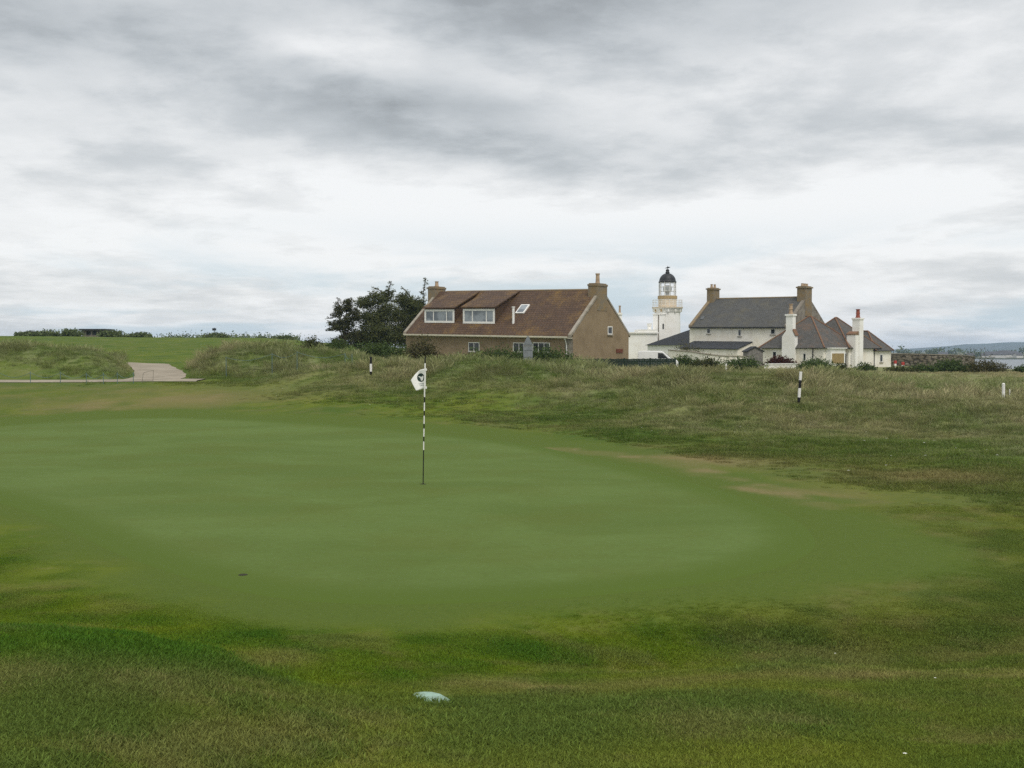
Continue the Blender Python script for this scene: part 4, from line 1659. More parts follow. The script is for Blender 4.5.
m, N, out = mat_new('rubble_stone')
tcn = N.n('ShaderNodeTexCoord').outputs['Object']
vo = N.n('ShaderNodeTexVoronoi', feature='F1')
mp = N.n('ShaderNodeMapping')
mp.inputs['Scale'].default_value = (2.2, 2.2, 3.6)
N.put(mp.inputs[0], tcn)
N.put(vo.inputs['Vector'], mp.outputs[0])
vo.inputs['Scale'].default_value = 1.0
sv = N.n('ShaderNodeSeparateColor')
N.put(sv.inputs[0], vo.outputs['Color'])
cst = N.mix(sv.outputs[0], (.13, .115, .09, 1), (.23, .20, .16, 1))
cst = N.mix(N.m('MULTIPLY', N.ramp(N.noise(tcn, .5, 5, .6), .45, .65), .6), cst, (.115, .095, .06, 1))
cst = N.mix(N.ramp(vo.outputs['Distance'], .45, .75), cst, (.05, .045, .035, 1))
pbsdf(N, out, cst, .95, N.bump(N.m('MULTIPLY', vo.outputs['Distance'], -1.0), .8, .1), .1)
M['rubble'] = m
wall_run('stone_wall', [(880, 158, 354.2), (905, 157, 354.3), (930, 157, 354.9), (962, 158, 355.6), (975, 160, 357.0)], .6, M['rubble'],
         'long grey-brown rubble stone wall running right from the cottage', 'wall', M['stone_grey'])

# dark green boarded fence right of the brown house
fa, fb = ground_at(572, 93), ground_at(676, 97)
fe = empty('board_fence', fa, math.atan2(fb.y - fa.y, fb.x - fa.x), 'low dark green boarded fence in front of the brown gable and van', 'fence')
fl = math.hypot(fb.x - fa.x, fb.y - fa.y)
ztop = P(620, 358.6, 95).z - fa.z
mb = MB()
nbd = int(fl / .16)
for k in range(nbd):
    x = fl * k / nbd
    mb.box(x, x + .145, 0, .02, -.8, ztop + random.uniform(-.03, .02))
mb.build('boards', M['green_paint'], fe)
mb = MB()
mb.box(0, fl, .023, .07, ztop - .3, ztop - .2)
mb.box(0, fl, .023, .07, ztop - .9, ztop - .8)
mb.build('rails', M['green_paint'], fe)
for k in range(5):
    mb = MB()
    x = fl * k / 4
    mb.box(x - .05, x + .05, .073, .17, -.8, ztop + .05)
    mb.build('post', M['green_paint'], fe)

# ---- distant hut and mast on the left skyline --------------------------------------------
DH = 200
h0, h1 = P(82, 333, DH), P(104, 333, DH)
zg = gz((h0.x + h1.x) / 2, DH)
hut = empty('skyline_hut', (h0.x, h0.y, zg), 0, 'low dark flat-roofed hut among bushes on the left skyline', 'hut')
zw = P(93, 330.4, DH).z - zg
mb = MB()
mb.box(0, h1.x - h0.x, 0, 4, -.6, zw)
mb.build('wall', M['stone_grey'], hut)
mb = MB()
mb.box(-.4, h1.x - h0.x + .4, -.5, 4.5, zw + .003, zw + .28)
mb.build('roof', M['iron'], hut)
for k in range(3):
    mb = MB()
    x = (h1.x - h0.x) * (.2 + .27 * k)
    mb.box(x, x + .8, -.03, -.003, zw - .85, zw - .15)
    mb.build('window', M['glass'], hut)
pm = ground_at(214.4, 260)
zt = P(214.4, 327.6, 260).z
ma = empty('radio_mast', pm, 0, 'thin mast standing above the low bush on the far left skyline', 'mast')
mb = MB()
mb.tube((0, 0, -.5), (0, 0, zt - pm.z), .12, .07, n=6)
mb.build('pole', M['iron'], ma)
mb = MB()
mb.box(-.45, .45, -.1, .1, zt - pm.z - .7, zt - pm.z - .15)
mb.build('antenna', M['iron'], ma)

# ---- far village houses over the water ------------------------------------------------
vil = None
rv = random.Random(4)
spots = [(943.5, 355.2, 1.0), (985, 356.4, .8), (991, 356.0, 1.1), (996.5, 356.6, .9), (1000.8, 355.6, 1.15), (1006, 356.6, 1.3), (1011, 356.3, .8), (1015.5, 356.8, 1.2), (1020, 356.5, .9), (971, 356.2, .8)]
for k, (px_, py_, s_) in enumerate(spots):
    D = 1010 + 12 * (k % 4)
    p = P(px_, py_, D)
    if vil is None:
        vil = empty('village_house', (0, 0, 0), 0, 'tiny pale house with a dark roof in the village across the water', 'house', 'village houses across the water')
        mb = MB()
        mb.ext([(-4, 0, -2.5), (4, 0, -2.5), (4, 0, 2.6), (-4, 0, 2.6)], (0, 6, 0))
        mb.ext([(-4, 0, 2.603), (-4, 6, 2.603), (-4, 3, 5.2)], (8, 0, 0))
        mb.build('wall', M['far_wall'], vil)
        mb = MB()
        mb.ext([(-4.2, -.3, 2.5), (-4.2, 3, 5.4), (-4.2, 3, 5.7), (-4.2, -.3, 2.8)], (8.4, 0, 0))
        mb.ext([(-4.2, 6.3, 2.5), (-4.2, 3.003, 5.4), (-4.2, 3.003, 5.7), (-4.2, 6.3, 2.8)], (8.4, 0, 0))
        mb.build('roof', M['far_roof'], vil)
        o = vil
    else:
        o = copy_tree(vil)
    o.location = (p.x, p.y, -4.6)
    o.rotation_euler.z = rv.uniform(-.5, .5)
    o.scale = (s_, s_, s_ * .9)
# low spit of land they stand on
m_ = M['hill']
nx, ny = 60, 8
u = np.linspace(pxu(880), pxu(1500), nx)
t = np.linspace(0, 1, ny)
T, U = np.meshgrid(t, u, indexing='ij')
Y = 985 + 90 * T
Z = -7.5 + 2.9 * np.sin(np.pi * T) ** .5
idx = np.arange(nx * ny).reshape(ny, nx)
F = np.stack([idx[:-1, :-1], idx[:-1, 1:], idx[1:, 1:], idx[1:, :-1]], -1).reshape(-1, 4)
tag(mesh_np('village_spit', np.stack([U * Y, Y, Z], -1).reshape(-1, 3), F, m_), kind='structure')

# ================================================================== TREES AND SHRUBS
def leaf_quads(centres, radii, n, size, r, clump=.22, per=26, flat=.0, asp=.45):
    """leaf-sized quads in clumps through the volume of a set of ellipsoids"""
    centres, radii = np.array(centres, float), np.array(radii, float)
    vol = np.prod(radii, axis=1) ** .75
    nc_ = max(4, n // per)
    pick = r.choice(len(centres), nc_, p=vol / vol.sum())
    d = r.normal(size=(nc_, 3))
    d /= np.linalg.norm(d, axis=1)[:, None]
    rad = r.random(nc_) ** .42 * (1 + .16 * r.normal(size=nc_))
    cc = centres[pick] + d * rad[:, None] * radii[pick]
    cs = clump * radii[pick].mean(1) * (.6 + .8 * r.random(nc_))
    k = r.integers(0, nc_, n)
    p = cc[k] + r.normal(size=(n, 3)) * cs[k][:, None] * np.array([1, 1, .7])
    a = r.normal(size=(n, 3))
    a[:, 2] *= 1 - flat
    a /= np.linalg.norm(a, axis=1)[:, None]
    b = np.cross(a, r.normal(size=(n, 3)))
    b /= np.linalg.norm(b, axis=1)[:, None] + 1e-9
    s = size * (.5 + r.random(n))
    a *= s[:, None]
    b *= (s * asp)[:, None]
    return np.stack([p - a, p + b, p + a, p - b], 1).reshape(-1, 3)


def quads_obj(name, V, mat, parent):
    return mesh_np(name, V, np.arange(len(V)).reshape(-1, 4), mat, parent)


def shrub(name, label, cat, px0, px1, ytop, D, leaf, n=900, size=.14, depth=None, group=None, seed=0, lobes=6, ybase=None, lump=.5):
    r = np.random.default_rng(100 + seed)
    mid = ground_at((px0 + px1) / 2, D)
    if ybase is not None:
        mid.z = P((px0 + px1) / 2, ybase, D).z
    w = (px1 - px0) * D / FPX
    h = P((px0 + px1) / 2, ytop, D).z - mid.z
    dp = depth or w * .6
    root = empty(name, mid, 0, label, cat, group)
    cs, rs = [], []
    for k in range(lobes):
        t = (k + .5) / lobes * 2 - 1
        hh = h * (1 - lump * abs(t) ** 1.6) * (.78 + .28 * r.random())
        cs.append((t * w * .38, (r.random() - .5) * dp * .5, hh * .48))
        rs.append((w / lobes * 1.0 + w * .08, dp * .4, hh * .5))
    quads_obj('foliage', leaf_quads(cs, rs, int(n * 2.6), size * .85, r, .34, 20), leaf, root)
    mb = MB()
    for k in range(lobes):
        c = cs[k]
        mb.tube((0, 0, -.3), (c[0], c[1], c[2] * 1.1), .05, .02, n=5)
    mb.build('stems', M['bark'], root)
    return root


def tree(name, label, px, D, ybase_off, lobes, leaf, n, size, spires=(), group=None, seed=0, trunk_r=.22, lean=0.0):
    """lobes: (px, py, rx_px, ry_px); spires: list of px,py polylines of thin leafy leaders"""
    r = np.random.default_rng(500 + seed)
    g = ground_at(px, D)
    root = empty(name, g, 0, label, 'tree', group)
    mpp_ = D / FPX
    cs, rs = [], []
    for (lx, ly, ax, ay) in lobes:
        p = P(lx, ly, D) - g
        cs.append((p.x, (r.random() - .5) * ax * mpp_ * .8, p.z))
        rs.append((ax * mpp_, ax * mpp_ * .95, ay * mpp_))
    V = [leaf_quads(cs, rs, int(n * 1.5), size * 1.1, r, .20, 30, .3, .26)]
    mb = MB()
    top = max(cs, key=lambda c: c[2])
    base = Vector((0, 0, -.3))
    fork = Vector((top[0] * .35 + lean, 0, top[2] * .42))
    mb.tube(base, fork, trunk_r, trunk_r * .7, 9)
    mb.tube(fork, Vector((top[0], top[1], top[2])), trunk_r * .68, trunk_r * .18, 7)
    for c, rd in zip(cs, rs):
        mid = fork.lerp(Vector(c), .55) + Vector((0, 0, .25))
        mb.tube(fork - Vector((0, 0, r.random() * fork.z * .4)), mid, trunk_r * .42, trunk_r * .26, 6)
        mb.tube(mid, Vector(c), trunk_r * .26, trunk_r * .12, 6)
        for q in range(7):
            d = Vector(r.normal(size=3)).normalized()
            e = Vector(c) + Vector((d.x * rd[0], d.y * rd[1], d.z * rd[2])) * (.85 + .25 * r.random())
            mb.tube(Vector(c).lerp(mid, .2 * r.random()), e, trunk_r * .10, .012, 5)
            V.append(leaf_quads([tuple(Vector(c).lerp(e, .9))], [(.28, .28, .2)], 34, size * .85, r, .5, 8, .3))
    for sp_ in spires:
        pts = [P(a, b, D) - g for a, b in sp_]
        for a, b in zip(pts[:-1], pts[1:]):
            mb.tube(a, b, .07, .03, 6)
            L_ = (b - a).length
            m_ = max(3, int(L_ / .13))
            for k in range(m_):
                t = k / m_
                q = a.lerp(b, t)
                ln_ = .55 * (1 - .55 * t) * (.5 + r.random())
                an_ = r.random() * 6.28
                e = q + Vector((math.cos(an_), math.sin(an_), .25)) * ln_
                mb.tube(q, e, .018, .008, 4, False)
                V.append(leaf_quads([tuple(q.lerp(e, .7))], [(.14, .14, .07)], 12, size * .7, r, .8, 6, .3))
    quads_obj('crown', np.concatenate(V), leaf, root)
    mb.build('trunk', M['bark'], root)
    return root


DT = 122
tree('windswept_pine', 'loose open windswept pine at the left end of the tree clump', 343, DT, 0,
     [(338, 312, 6, 7), (347, 306, 6, 8), (335, 325, 7, 6), (346, 324, 8, 8), (352, 338, 10, 8), (340, 341, 8, 6), (355, 315, 6, 8)], M['pine_light'], 6500, .12,
     [((339, 308), (337.5, 297.5)), ((350, 304), (349.5, 298)), ((333, 318), (327, 318.5)), ((334, 330), (326, 331))], seed=1, trunk_r=.2)
tree('dense_pine', 'dense dark pine with ragged spiked top in the middle of the tree clump', 374, DT + 2, 0,
     [(365, 303, 9, 6), (378, 298, 9, 6), (388, 295, 7, 6), (370, 318, 14, 10), (386, 312, 13, 12), (376, 332, 17, 10), (391, 334, 13, 13), (362, 338, 11, 10), (378, 341, 15, 9)], M['pine'], 19000, .12,
     [((389, 294), (389, 288), (391.5, 281.5)), ((384, 294), (379, 290), (373.5, 287.5)), ((364, 300), (361, 298))], seed=2, trunk_r=.3)
tree('dark_cypress', 'dark rounded evergreen between the spiked pine and the brown house chimney', 408, DT + 4, 0,
     [(404, 300, 9, 7), (412, 304, 9, 8), (403, 316, 12, 11), (414, 320, 10, 11), (404, 336, 13, 12), (416, 339, 9, 10)], M['pine'], 14000, .12,
     [((411, 298), (407, 292.5), (402.5, 287.5))], seed=3, trunk_r=.26)
tree('thin_spruce', 'thin sparse spruce leader rising just left of the brown house chimney', 423.5, DT + 6, 0,
     [(421, 304, 4, 5), (420, 314, 6, 7)], M['pine'], 1800, .12,
     [((423, 308), (423.5, 292), (425.5, 277.5)), ((424, 294), (419, 291.5))], seed=4, trunk_r=.14)

shrub('shrub', 'dark spreading gorse bush left of the pines', 'shrub', 299, 327, 335.0, 112, M['gorse'], 1100, .13, seed=1)
shrub('shrub', 'low green shrub between the dark gorse bush and the pine trunks', 'shrub', 322, 352, 337.5, 108, M['hedge'], 1000, .12, seed=2)
shrub('hedge', 'bright green low hedge below the tree clump', 'hedge', 348, 408, 340.5, 98, M['hedge'], 2400, .10, depth=1.8, seed=3, lobes=10, lump=.15)
shrub('shrub', 'rounded olive brown bush at the left corner of the brown house', 'shrub', 404, 440, 333.6, 94, M['olive'], 1700, .11, seed=4, lump=.75)
shrub('hedge', 'dark green clipped hedge along the front of the brown house', 'hedge', 455, 582, 347.6, 91, M['hedge'], 9000, .10, depth=1.6, seed=5, lobes=16, lump=.12)
shrub('shrub', 'pale olive bush above the cream garden wall', 'shrub', 671, 707, 343.8, 138, M['olive'], 1200, .13, seed=6)
shrub('shrub', 'dark green bush beside the front of the white van', 'shrub', 672, 700, 352.2, 118, M['hedge'], 1200, .12, seed=7)
shrub('shrub', 'brownish green mounded bush in front of the cream garden wall', 'shrub', 690, 722, 353.5, 116, M['gorse'], 1300, .12, seed=8)
shrub('shrub', 'leafy green bush with an uneven top below the silvered shed', 'shrub', 719, 763, 356.0, 112, M['hedge'], 1800, .12, seed=9)
shrub('shrub', 'russet red shrub against the cottage chimney breast', 'shrub', 765, 795, 354.0, 130, M['russet'], 1300, .12, seed=10, lump=.8, ybase=366)
shrub('shrub', 'green bush below the cottage downpipe and bay', 'shrub', 796, 838, 359.2, 122, M['hedge'], 1700, .12, seed=11)
shrub('shrub', 'small dark bush under the cottage door', 'shrub', 834, 848, 362.8, 122, M['gorse'], 600, .11, seed=12)
shrub('shrub', 'small green bush below the cottage right chimney', 'shrub', 853, 876, 362.6, 122, M['hedge'], 800, .11, seed=13)
shrub('shrub', 'brown-tinged low bush just right of the cottage corner', 'shrub', 886, 915, 366.2, 116, M['gorse'], 900, .11, seed=14)
shrub('shrub', 'rounded bright green bush right of the brown-tinged one', 'shrub', 911, 936, 363.5, 118, M['hedge'], 1000, .11, seed=15)
shrub('shrub', 'large dark green mounded bush in front of the stone wall', 'shrub', 934, 970, 358.0, 120, M['hedge'], 1700, .12, seed=16, lump=.7)
shrub('shrub', 'wispy olive bush at the right end of the stone wall', 'shrub', 966, 1006, 359.6, 119, M['olive'], 1400, .11, seed=17)
shrub('shrub', 'small green bush by the right edge of the view, before the water', 'shrub', 1014, 1032, 364.6, 118, M['hedge'], 600, .11, seed=18)
# stalks with flower heads standing among the wispy bush
r_ = random.Random(8)
stalk = ground_at(980, 119)
so = empty('tall_weed', stalk, 0, 'tall thin pale weed stalks rising above the wispy olive bush', 'weed')
mb = MB()
V = []
rw = np.random.default_rng(77)
for k in range(26):
    x0 = r_.uniform(-1.4, 1.6)
    h_ = r_.uniform(1.6, 2.9) * (1 - .25 * abs(x0) / 1.6)
    p1 = Vector((x0 + r_.uniform(-.3, .3), r_.uniform(-.5, .5), h_))
    mb.tube((x0, p1.y, -.2), p1, .012, .006, 4, False)
    V.append(leaf_quads([tuple(p1)], [(.12, .12, .22)], 12, .05, rw, .6, 6))
mb.build('stalks', M['olive'], so)
quads_obj('foliage', np.concatenate(V), M['olive'], so)  # flower heads at the stalk tips, built from leaf-shaped quads
# left skyline bushes
for k, (a, b, yt, lab) in enumerate([(19, 34, 332.6, 'low pale scrub bush at the far left end of the skyline'), (31, 58, 331.6, 'broad scrubby bush left of the skyline hut'),
                                     (61, 80, 329.6, 'taller scrubby bush touching the left side of the skyline hut'), (100, 122, 331.8, 'dark low bush touching the right side of the skyline hut'),
                                     (126, 152, 334.6, 'flat low scrub midway along the left skyline'), (203, 228, 334.0, 'small bush at the foot of the thin mast'),
                                     (272, 292, 337.0, 'small low bush on the skyline left of the gorse')]):
    shrub('skyline_bush', lab, 'bush', a, b, yt, 195 if k < 5 else 225, M['far_leaf'], 800, .26, depth=3, seed=30 + k, lobes=5)
# far-off woods that read as one mass
def wood(px0, px1, D, h, zbase, n, seed):
    r = np.random.default_rng(seed)
    xs = np.linspace(pxu(px0) * D, pxu(px1) * D, 60)
    cs = [(x, D + r.normal() * 12, zbase + h * .4) for x in xs]
    rs = [((xs[1] - xs[0]) * 1.4, 12, h * (.35 + .3 * r.random())) for x in xs]
    o = quads_obj('far_wood', leaf_quads(cs, rs, n, h * .16, r, .25), M['far_leaf'], None)
    return tag(o, kind='stuff')


wood(120, 300, 420, 2.6, 4.7, 12000, 61)
wood(880, 1250, 1160, 9, -5, 5200, 62)

# ================================================================== SMALL OBJECTS
# golf flagstick
fp = ground_hit(423, 485)
Df = fp.y
fs = empty('golf_flagstick', (fp.x, fp.y, fp.z + .012), 0, 'black and white banded flagstick standing in the putting green with a white flag', 'flagstick')
topp = P(425.2, 357, Df)
bands = [(357, 363.2, 0), (363.2, 397.2, 1), (397.2, 402.6, 0), (402.6, 411, 1), (411, 416, 0), (416, 424.2, 1), (424.2, 429, 0), (429, 437, 1), (437, 442, 0), (442, 450.5, 1), (450.5, 485, 0)]
ax = topp - Vector((fp.x, fp.y, fp.z + .012))
mb = MB()
for a, b, c in bands:
    ta, tb = (485 - a) / 128.0, (485 - b) / 128.0
    mb.cur = c
    p0 = ax * tb if b < 485 else Vector((0, 0, -.1))
    mb.tube(p0, ax * ta, .0125 if a < 400 else (.0115 if a < 450 else .0095), n=10)
pole = mb.build('pole', [M['black'], M['white']], fs)
o0 = fs.location.copy()


def flag_pt(px, py, off=0.0):
    p = P(px, py, Df) - o0
    dist = (425.9 - px) / 15.0
    wob = .05 * math.sin(dist * 4.2 + (py - 378) * .12) * min(1, dist * 2) + .10 * dist
    return Vector((p.x, wob - off, p.z))


top_edge = [(426.0, 368.9), (423, 368.9), (420, 369.8), (417.6, 371.4), (414.5, 374.6), (410.4, 380.4)]
bot_edge = [(425.7, 388.4), (423.4, 388.9), (421, 389.4), (418.6, 390.2), (416.0, 390.9), (410.9, 381.2)]
mb = MB()
NU, NV = 24, 14
grid = []
for i in range(NU + 1):
    t = i / NU * 5
    k = min(int(t), 4)
    q = t - k
    a = [top_edge[k][c] * (1 - q) + top_edge[k + 1][c] * q for c in (0, 1)]
    b = [bot_edge[k][c] * (1 - q) + bot_edge[k + 1][c] * q for c in (0, 1)]
    for j in range(NV + 1):
        s = j / NV
        grid.append(flag_pt(a[0] * (1 - s) + b[0] * s, a[1] * (1 - s) + b[1] * s))
fsx = []
for i in range(NU):
    for j in range(NV):
        o_i = i * (NV + 1) + j
        fsx.append((o_i, o_i + 1, o_i + NV + 2, o_i + NV + 1))
mb.add(grid, fsx)
flag = mb.build('flag', M['flag_cloth'], fs, smooth=True)
md = flag.modifiers.new('thick', 'SOLIDIFY')
md.thickness = .003
mb = MB()
pts = [(420.6 + 3.9 * math.cos(a), 377.6 + 4.3 * math.sin(a)) for a in [2 * math.pi * k / 28 for k in range(28)]]
ctr = flag_pt(420.6, 377.6, .006)
vs = [ctr] + [flag_pt(420.6 + (x - 420.6) * .5, 377.6 + (y - 377.6) * .5, .006) for x, y in pts] + [flag_pt(x, y, .006) for x, y in pts]
n = 28
mb.add(vs, [(0, 1 + (k + 1) % n, 1 + k) for k in range(n)] + [(1 + k, 1 + (k + 1) % n, 1 + n + (k + 1) % n, 1 + n + k) for k in range(n)])
em = mb.build('emblem', M['logo_green'], flag)
mb = MB()
for shp in ([(417.6, 376.3), (419.6, 376.5), (421.2, 377.0), (423.3, 375.4), (423.4, 377.6), (422.6, 380.2), (420.9, 381.0), (420.2, 378.6), (419.0, 377.5)],):
    mb.poly([flag_pt(x, y, .010) for x, y in shp])
mb.build('emblem_bird', M['flag_cloth'], em)
mb = MB()
for y0, x0, x1 in ((383.4, 418.6, 424.4), (385.0, 419.6, 424.4)):
    x = x0
    while x < x1:
        w = .35 + .25 * ((x * 7) % 1)
        mb.poly([flag_pt(x, y0, .006), flag_pt(x + w, y0, .006), flag_pt(x + w, y0 + .85, .006), flag_pt(x, y0 + .85, .006)])
        x += w + .18
mb.build('lettering', M['logo_grey'], flag)
mb = MB()
for z in (369.6, 387.6):
    q = P(425.9, z, Df) - o0
    mb.tube(q - Vector((0, 0, .02)), q + Vector((0, 0, .02)), .017, n=10)
mb.build('flag_ties', M['white'], flag)
mb = MB()
mb.lathe([(.056, .001), (.056, .002)], 24)
hl = mb.build('golf_hole', M['hole_dark'], None)
hl.location = (fp.x, fp.y, fp.z + .013)
tag(hl, 'dark round hole at the foot of the flagstick', 'golf hole')

# worn plug mark on the near side of the green
q = flat_pt(243, 576)
mb = MB()
mb.lathe([(.055, -.004), (.04, .004), (.015, .002)], 24)
pg = mb.build('hole_plug', M['hole_dark'])
pg.location = (q[0], q[1], gz(*q) + .014)
tag(pg, 'small dark round scar on the near left part of the putting green', 'hole plug')

# mint flat stone set in the foreground turf
q = ground_hit(432, 698)
pts = [(411.5, 694.6), (416, 692.8), (424, 692.2), (432, 692.4), (440, 694.2), (447, 698), (452.5, 701.6), (446, 703.2), (436, 703.4), (428, 702.6), (421, 699.2)]
slope_n = Vector((0, .065, 1)).normalized()
lp = []
for a, b in pts:
    d = ray(a, b)
    t = (q + Vector((0, 0, .012)) - CAMP).dot(slope_n) / d.dot(slope_n)
    lp.append(CAMP + d * t - q)
mb = MB()
mb.ext([p - Vector((0, 0, .07)) for p in lp], (0, 0, .075))
st = mb.build('marker_stone', M['mint'], None, bevel=.006)
st.location = q
rim = MB()
ctr_ = sum((Vector(p) for p in lp), Vector()) / len(lp)
rim.ext([ctr_ + (p - ctr_) * 1.16 - Vector((0, 0, .06)) for p in lp], (0, 0, .052))
rim.build('soil_rim', M['hole_dark'], st)
tag(st, 'flat pale mint stone sunk flush in the foreground turf', 'marker stone')
STONE = (q.x, q.y)


def post(name, px, D, ytop, label, bands_=None, r=.035, tilt=0.0, group=None, hgt=None):
    g = ground_at(px, D)
    if hgt:
        g.z -= 0
    zt_ = P(px, ytop, D).z - g.z
    root = empty(name, g, 0, label, 'post', group)
    root.rotation_euler.y = tilt
    mb = MB()
    if bands_:
        for a, b, c in bands_:
            mb.cur = c
            mb.tube((0, 0, zt_ * a), (0, 0, zt_ * b), r, n=10)
        mb.cur = 0
        mb.tube((0, 0, -.4), (0, 0, .003), r, n=10)
        mb.build('shaft', [M['black'], M['white']], root)
    else:
        mb.tube((0, 0, -.4), (0, 0, zt_ - .03), r, n=10)
        mb.tube((0, 0, zt_ - .03), (0, 0, zt_), r, r * .4, n=10)
        mb.build('shaft', M['white'], root)
    return root


def D_for(px, py, lo, hi):
    """depth where the ground shows at px,py"""
    best = min((abs((lambda g: 350 + (EYE - g.z) * FPX / D)(ground_at(px, D)) - py), D) for D in np.arange(lo, hi, .25))
    return best[1]


post('banded_post', 799, D_for(798.5, 404.5, 32, 45), 371.5, 'black and white banded marker post standing in rough grass below the cottage',
     [(.0, .22, 0), (.22, .50, 1), (.50, .74, 0), (.74, 1.0, 1)], .045, R(3.5))
post('banded_post', 370.8, D_for(370.8, 375, 40, 46.5), 356.8, 'short black topped banded post in long grass left of the flag', [(.0, .2, 0), (.2, .62, 1), (.62, 1., 0)], .05)
post('white_post', 726, 46, 363.6, 'small white post in the long grass below the silvered shed', None, .045)
post('white_post', 1004, 40, 383.0, 'white post in the grass near the right edge of the view', None, .055)
post('thin_stake', 1010.3, 41, 389.0, 'thin pale stake just right of the right-hand white post', None, .018)

# road sign seen from behind
g = ground_at(528, 70)
sgn = empty('road_sign', g, R(4), 'grey back of a road sign, triangle over a plate, in front of the brown house', 'sign')
k_ = 70 / FPX
z_ = lambda py: P(528, py, 70).z - g.z
mb = MB()
mb.tube((0, .04, -.5), (0, .04, z_(337.5)), .038, n=8)
mb.build('pole', M['grey_sheet'], sgn)
mb = MB()
mb.ext([(-5.2 * k_, 0, z_(345.6)), (5.2 * k_, 0, z_(345.6)), (.6 * k_, 0, z_(336.2)), (-.6 * k_, 0, z_(336.2))], (0, .012, 0))
mb.box(-4 * k_, 4 * k_, -.02, -.003, z_(343.9), z_(343.2))
mb.build('triangle_plate', M['grey_sheet'], sgn)
mb = MB()
mb.box(-4.7 * k_, 4.7 * k_, 0, .012, z_(360.6), z_(346.2))
mb.box(-4.4 * k_, 4.4 * k_, -.02, -.003, z_(350.2), z_(349.4))
mb.box(-4.4 * k_, 4.4 * k_, -.02, -.003, z_(357.4), z_(356.6))
mb.build('plate', M['grey_sheet'], sgn)

# white van
DV = 109
va, vb = P(637.5, 350, DV), P(678, 350, DV)
zv = P(650, 350.8, DV).z - 1.98
Lv = vb.x - va.x
van = empty('parked_van', (va.x, va.y, zv), R(-8), 'small white van parked behind the dark fence beside the brown gable', 'van')
prof = [(0, .28), (0, 1.0), (.06, 1.55), (.16, 1.68), (.35, 1.72), (Lv * .58, 1.70), (Lv * .64, 1.62), (Lv * .82, 1.06), (Lv * .96, .92), (Lv * .995, .78), (Lv, .35), (Lv * .97, .26)]
mb = MB()
mb.ext([(x, 0, z * 1.15) for x, z in prof], (0, 1.62, 0))
mb.build('body', M['van_paint'], van, bevel=.06)
mb = MB()
mb.ext([(Lv * .50, -.012, 1.24), (Lv * .75, -.012, 1.24), (Lv * .62, -.012, 1.75), (Lv * .50, -.012, 1.77)], (0, .03, 0))
mb.build('side_window', M['glass'], van)
mb = MB()
a_, b_ = Vector((Lv * .652, .12, 1.84)), Vector((Lv * .812, .12, 1.265))
nv = Vector((b_.z - a_.z, 0, -(b_.x - a_.x))).normalized() * -1
mb.ext([a_ + nv * .01, b_ + nv * .01, b_ + Vector((0, 1.38, 0)) + nv * .01, a_ + Vector((0, 1.38, 0)) + nv * .01], nv * .02)
mb.build('windscreen', M['glass'], van)
for x in (Lv * .17, Lv * .81):
    for y in (-.02, 1.46):
        mb = MB()
        mb.tube((x, y, .31), (x, y + .18, .31), .31, n=20)
        ty = mb.build('tyre', M['rubber'], van)
        mb = MB()
        mb.tube((x, y - .012 if y < 0 else y + .15, .31), (x, y + .03 if y < 0 else y + .192, .31), .19, n=16)
        mb.build('rim', M['alu'], ty)
for y in (.1, 1.28):
    mb = MB()
    mb.box(Lv * .965, Lv + .012, y, y + .24, .66, .82)
    mb.build('headlight', M['glass_pale'], van)
    mb = MB()
    mb.box(-.02, .02, y, y + .16, .8, 1.15)
    mb.build('tail_light', M['lamp_red'], van)
mb = MB()
mb.box(-.04, .10, .02, 1.6, .28, .45)
mb.box(Lv * .96, Lv + .03, .02, 1.6, .28, .46)
mb.build('bumper', M['rubber'], van)
mb = MB()
mb.box(Lv * .70, Lv * .735, -.16, -.003, 1.08, 1.22)
mb.build('mirror', M['rubber'], van)

# two small red things right of the cottage
for (px_, yt, wpx, lab, nm) in ((895.4, 360.6, 2.2, 'small red and white box on a dark post at the cottage corner', 'post_box'), (903.0, 362.0, 2.4, 'small red box on a white base right of the cottage', 'lifebuoy_box')):
    Dr = 136
    gr_ = ground_at(px_, Dr)
    z0 = P(px_, yt + 4.5, Dr).z - gr_.z
    z1 = P(px_, yt, Dr).z - gr_.z
    w = wpx * Dr / FPX
    ro = empty(nm, gr_, R(10), lab, 'box')
    mb = MB()
    mb.tube((0, 0, -.6), (0, 0, z0 + .1), .06, n=8)
    mb.build('post', M['white'], ro)
    mb = MB()
    mb.box(-w / 2, w / 2, -.15, .15, (z0 + z1) / 2 - .1, z1)
    mb.build('box', M['red'], ro, bevel=.03)
    mb = MB()
    mb.box(-w * .4, w * .4, -.13, .13, z0 - .1, (z0 + z1) / 2 - .103)
    mb.build('base', M['white'], ro, bevel=.02)

# rope fences along the path and by the right-hand bank
def rope_fence(label, pts, hgt, posts_only=None):
    g0 = ground_at(*pts[0])
    root = empty('rope_fence', g0, 0, label, 'fence')
    tops = []
    for (px_, D) in pts:
        g = ground_at(px_, D)
        lp_ = g - g0
        mb = MB()
        mb.tube(lp_ + Vector((0, 0, -.3)), lp_ + Vector((0, 0, hgt)), .016, n=6)
        mb.build('stake', M['rope'], root)
        tops.append(lp_ + Vector((0, 0, hgt - .05)))
    mb = MB()
    for a, b in zip(tops[:-1], tops[1:]):
        prev = a
        for k in range(1, 9):
            t = k / 8
            p = a.lerp(b, t) - Vector((0, 0, .22 * math.sin(math.pi * t)))
            mb.tube(prev, p, .009, n=5, caps=False)
            prev = p
    mb.build('rope', M['rope'], root)
    return root


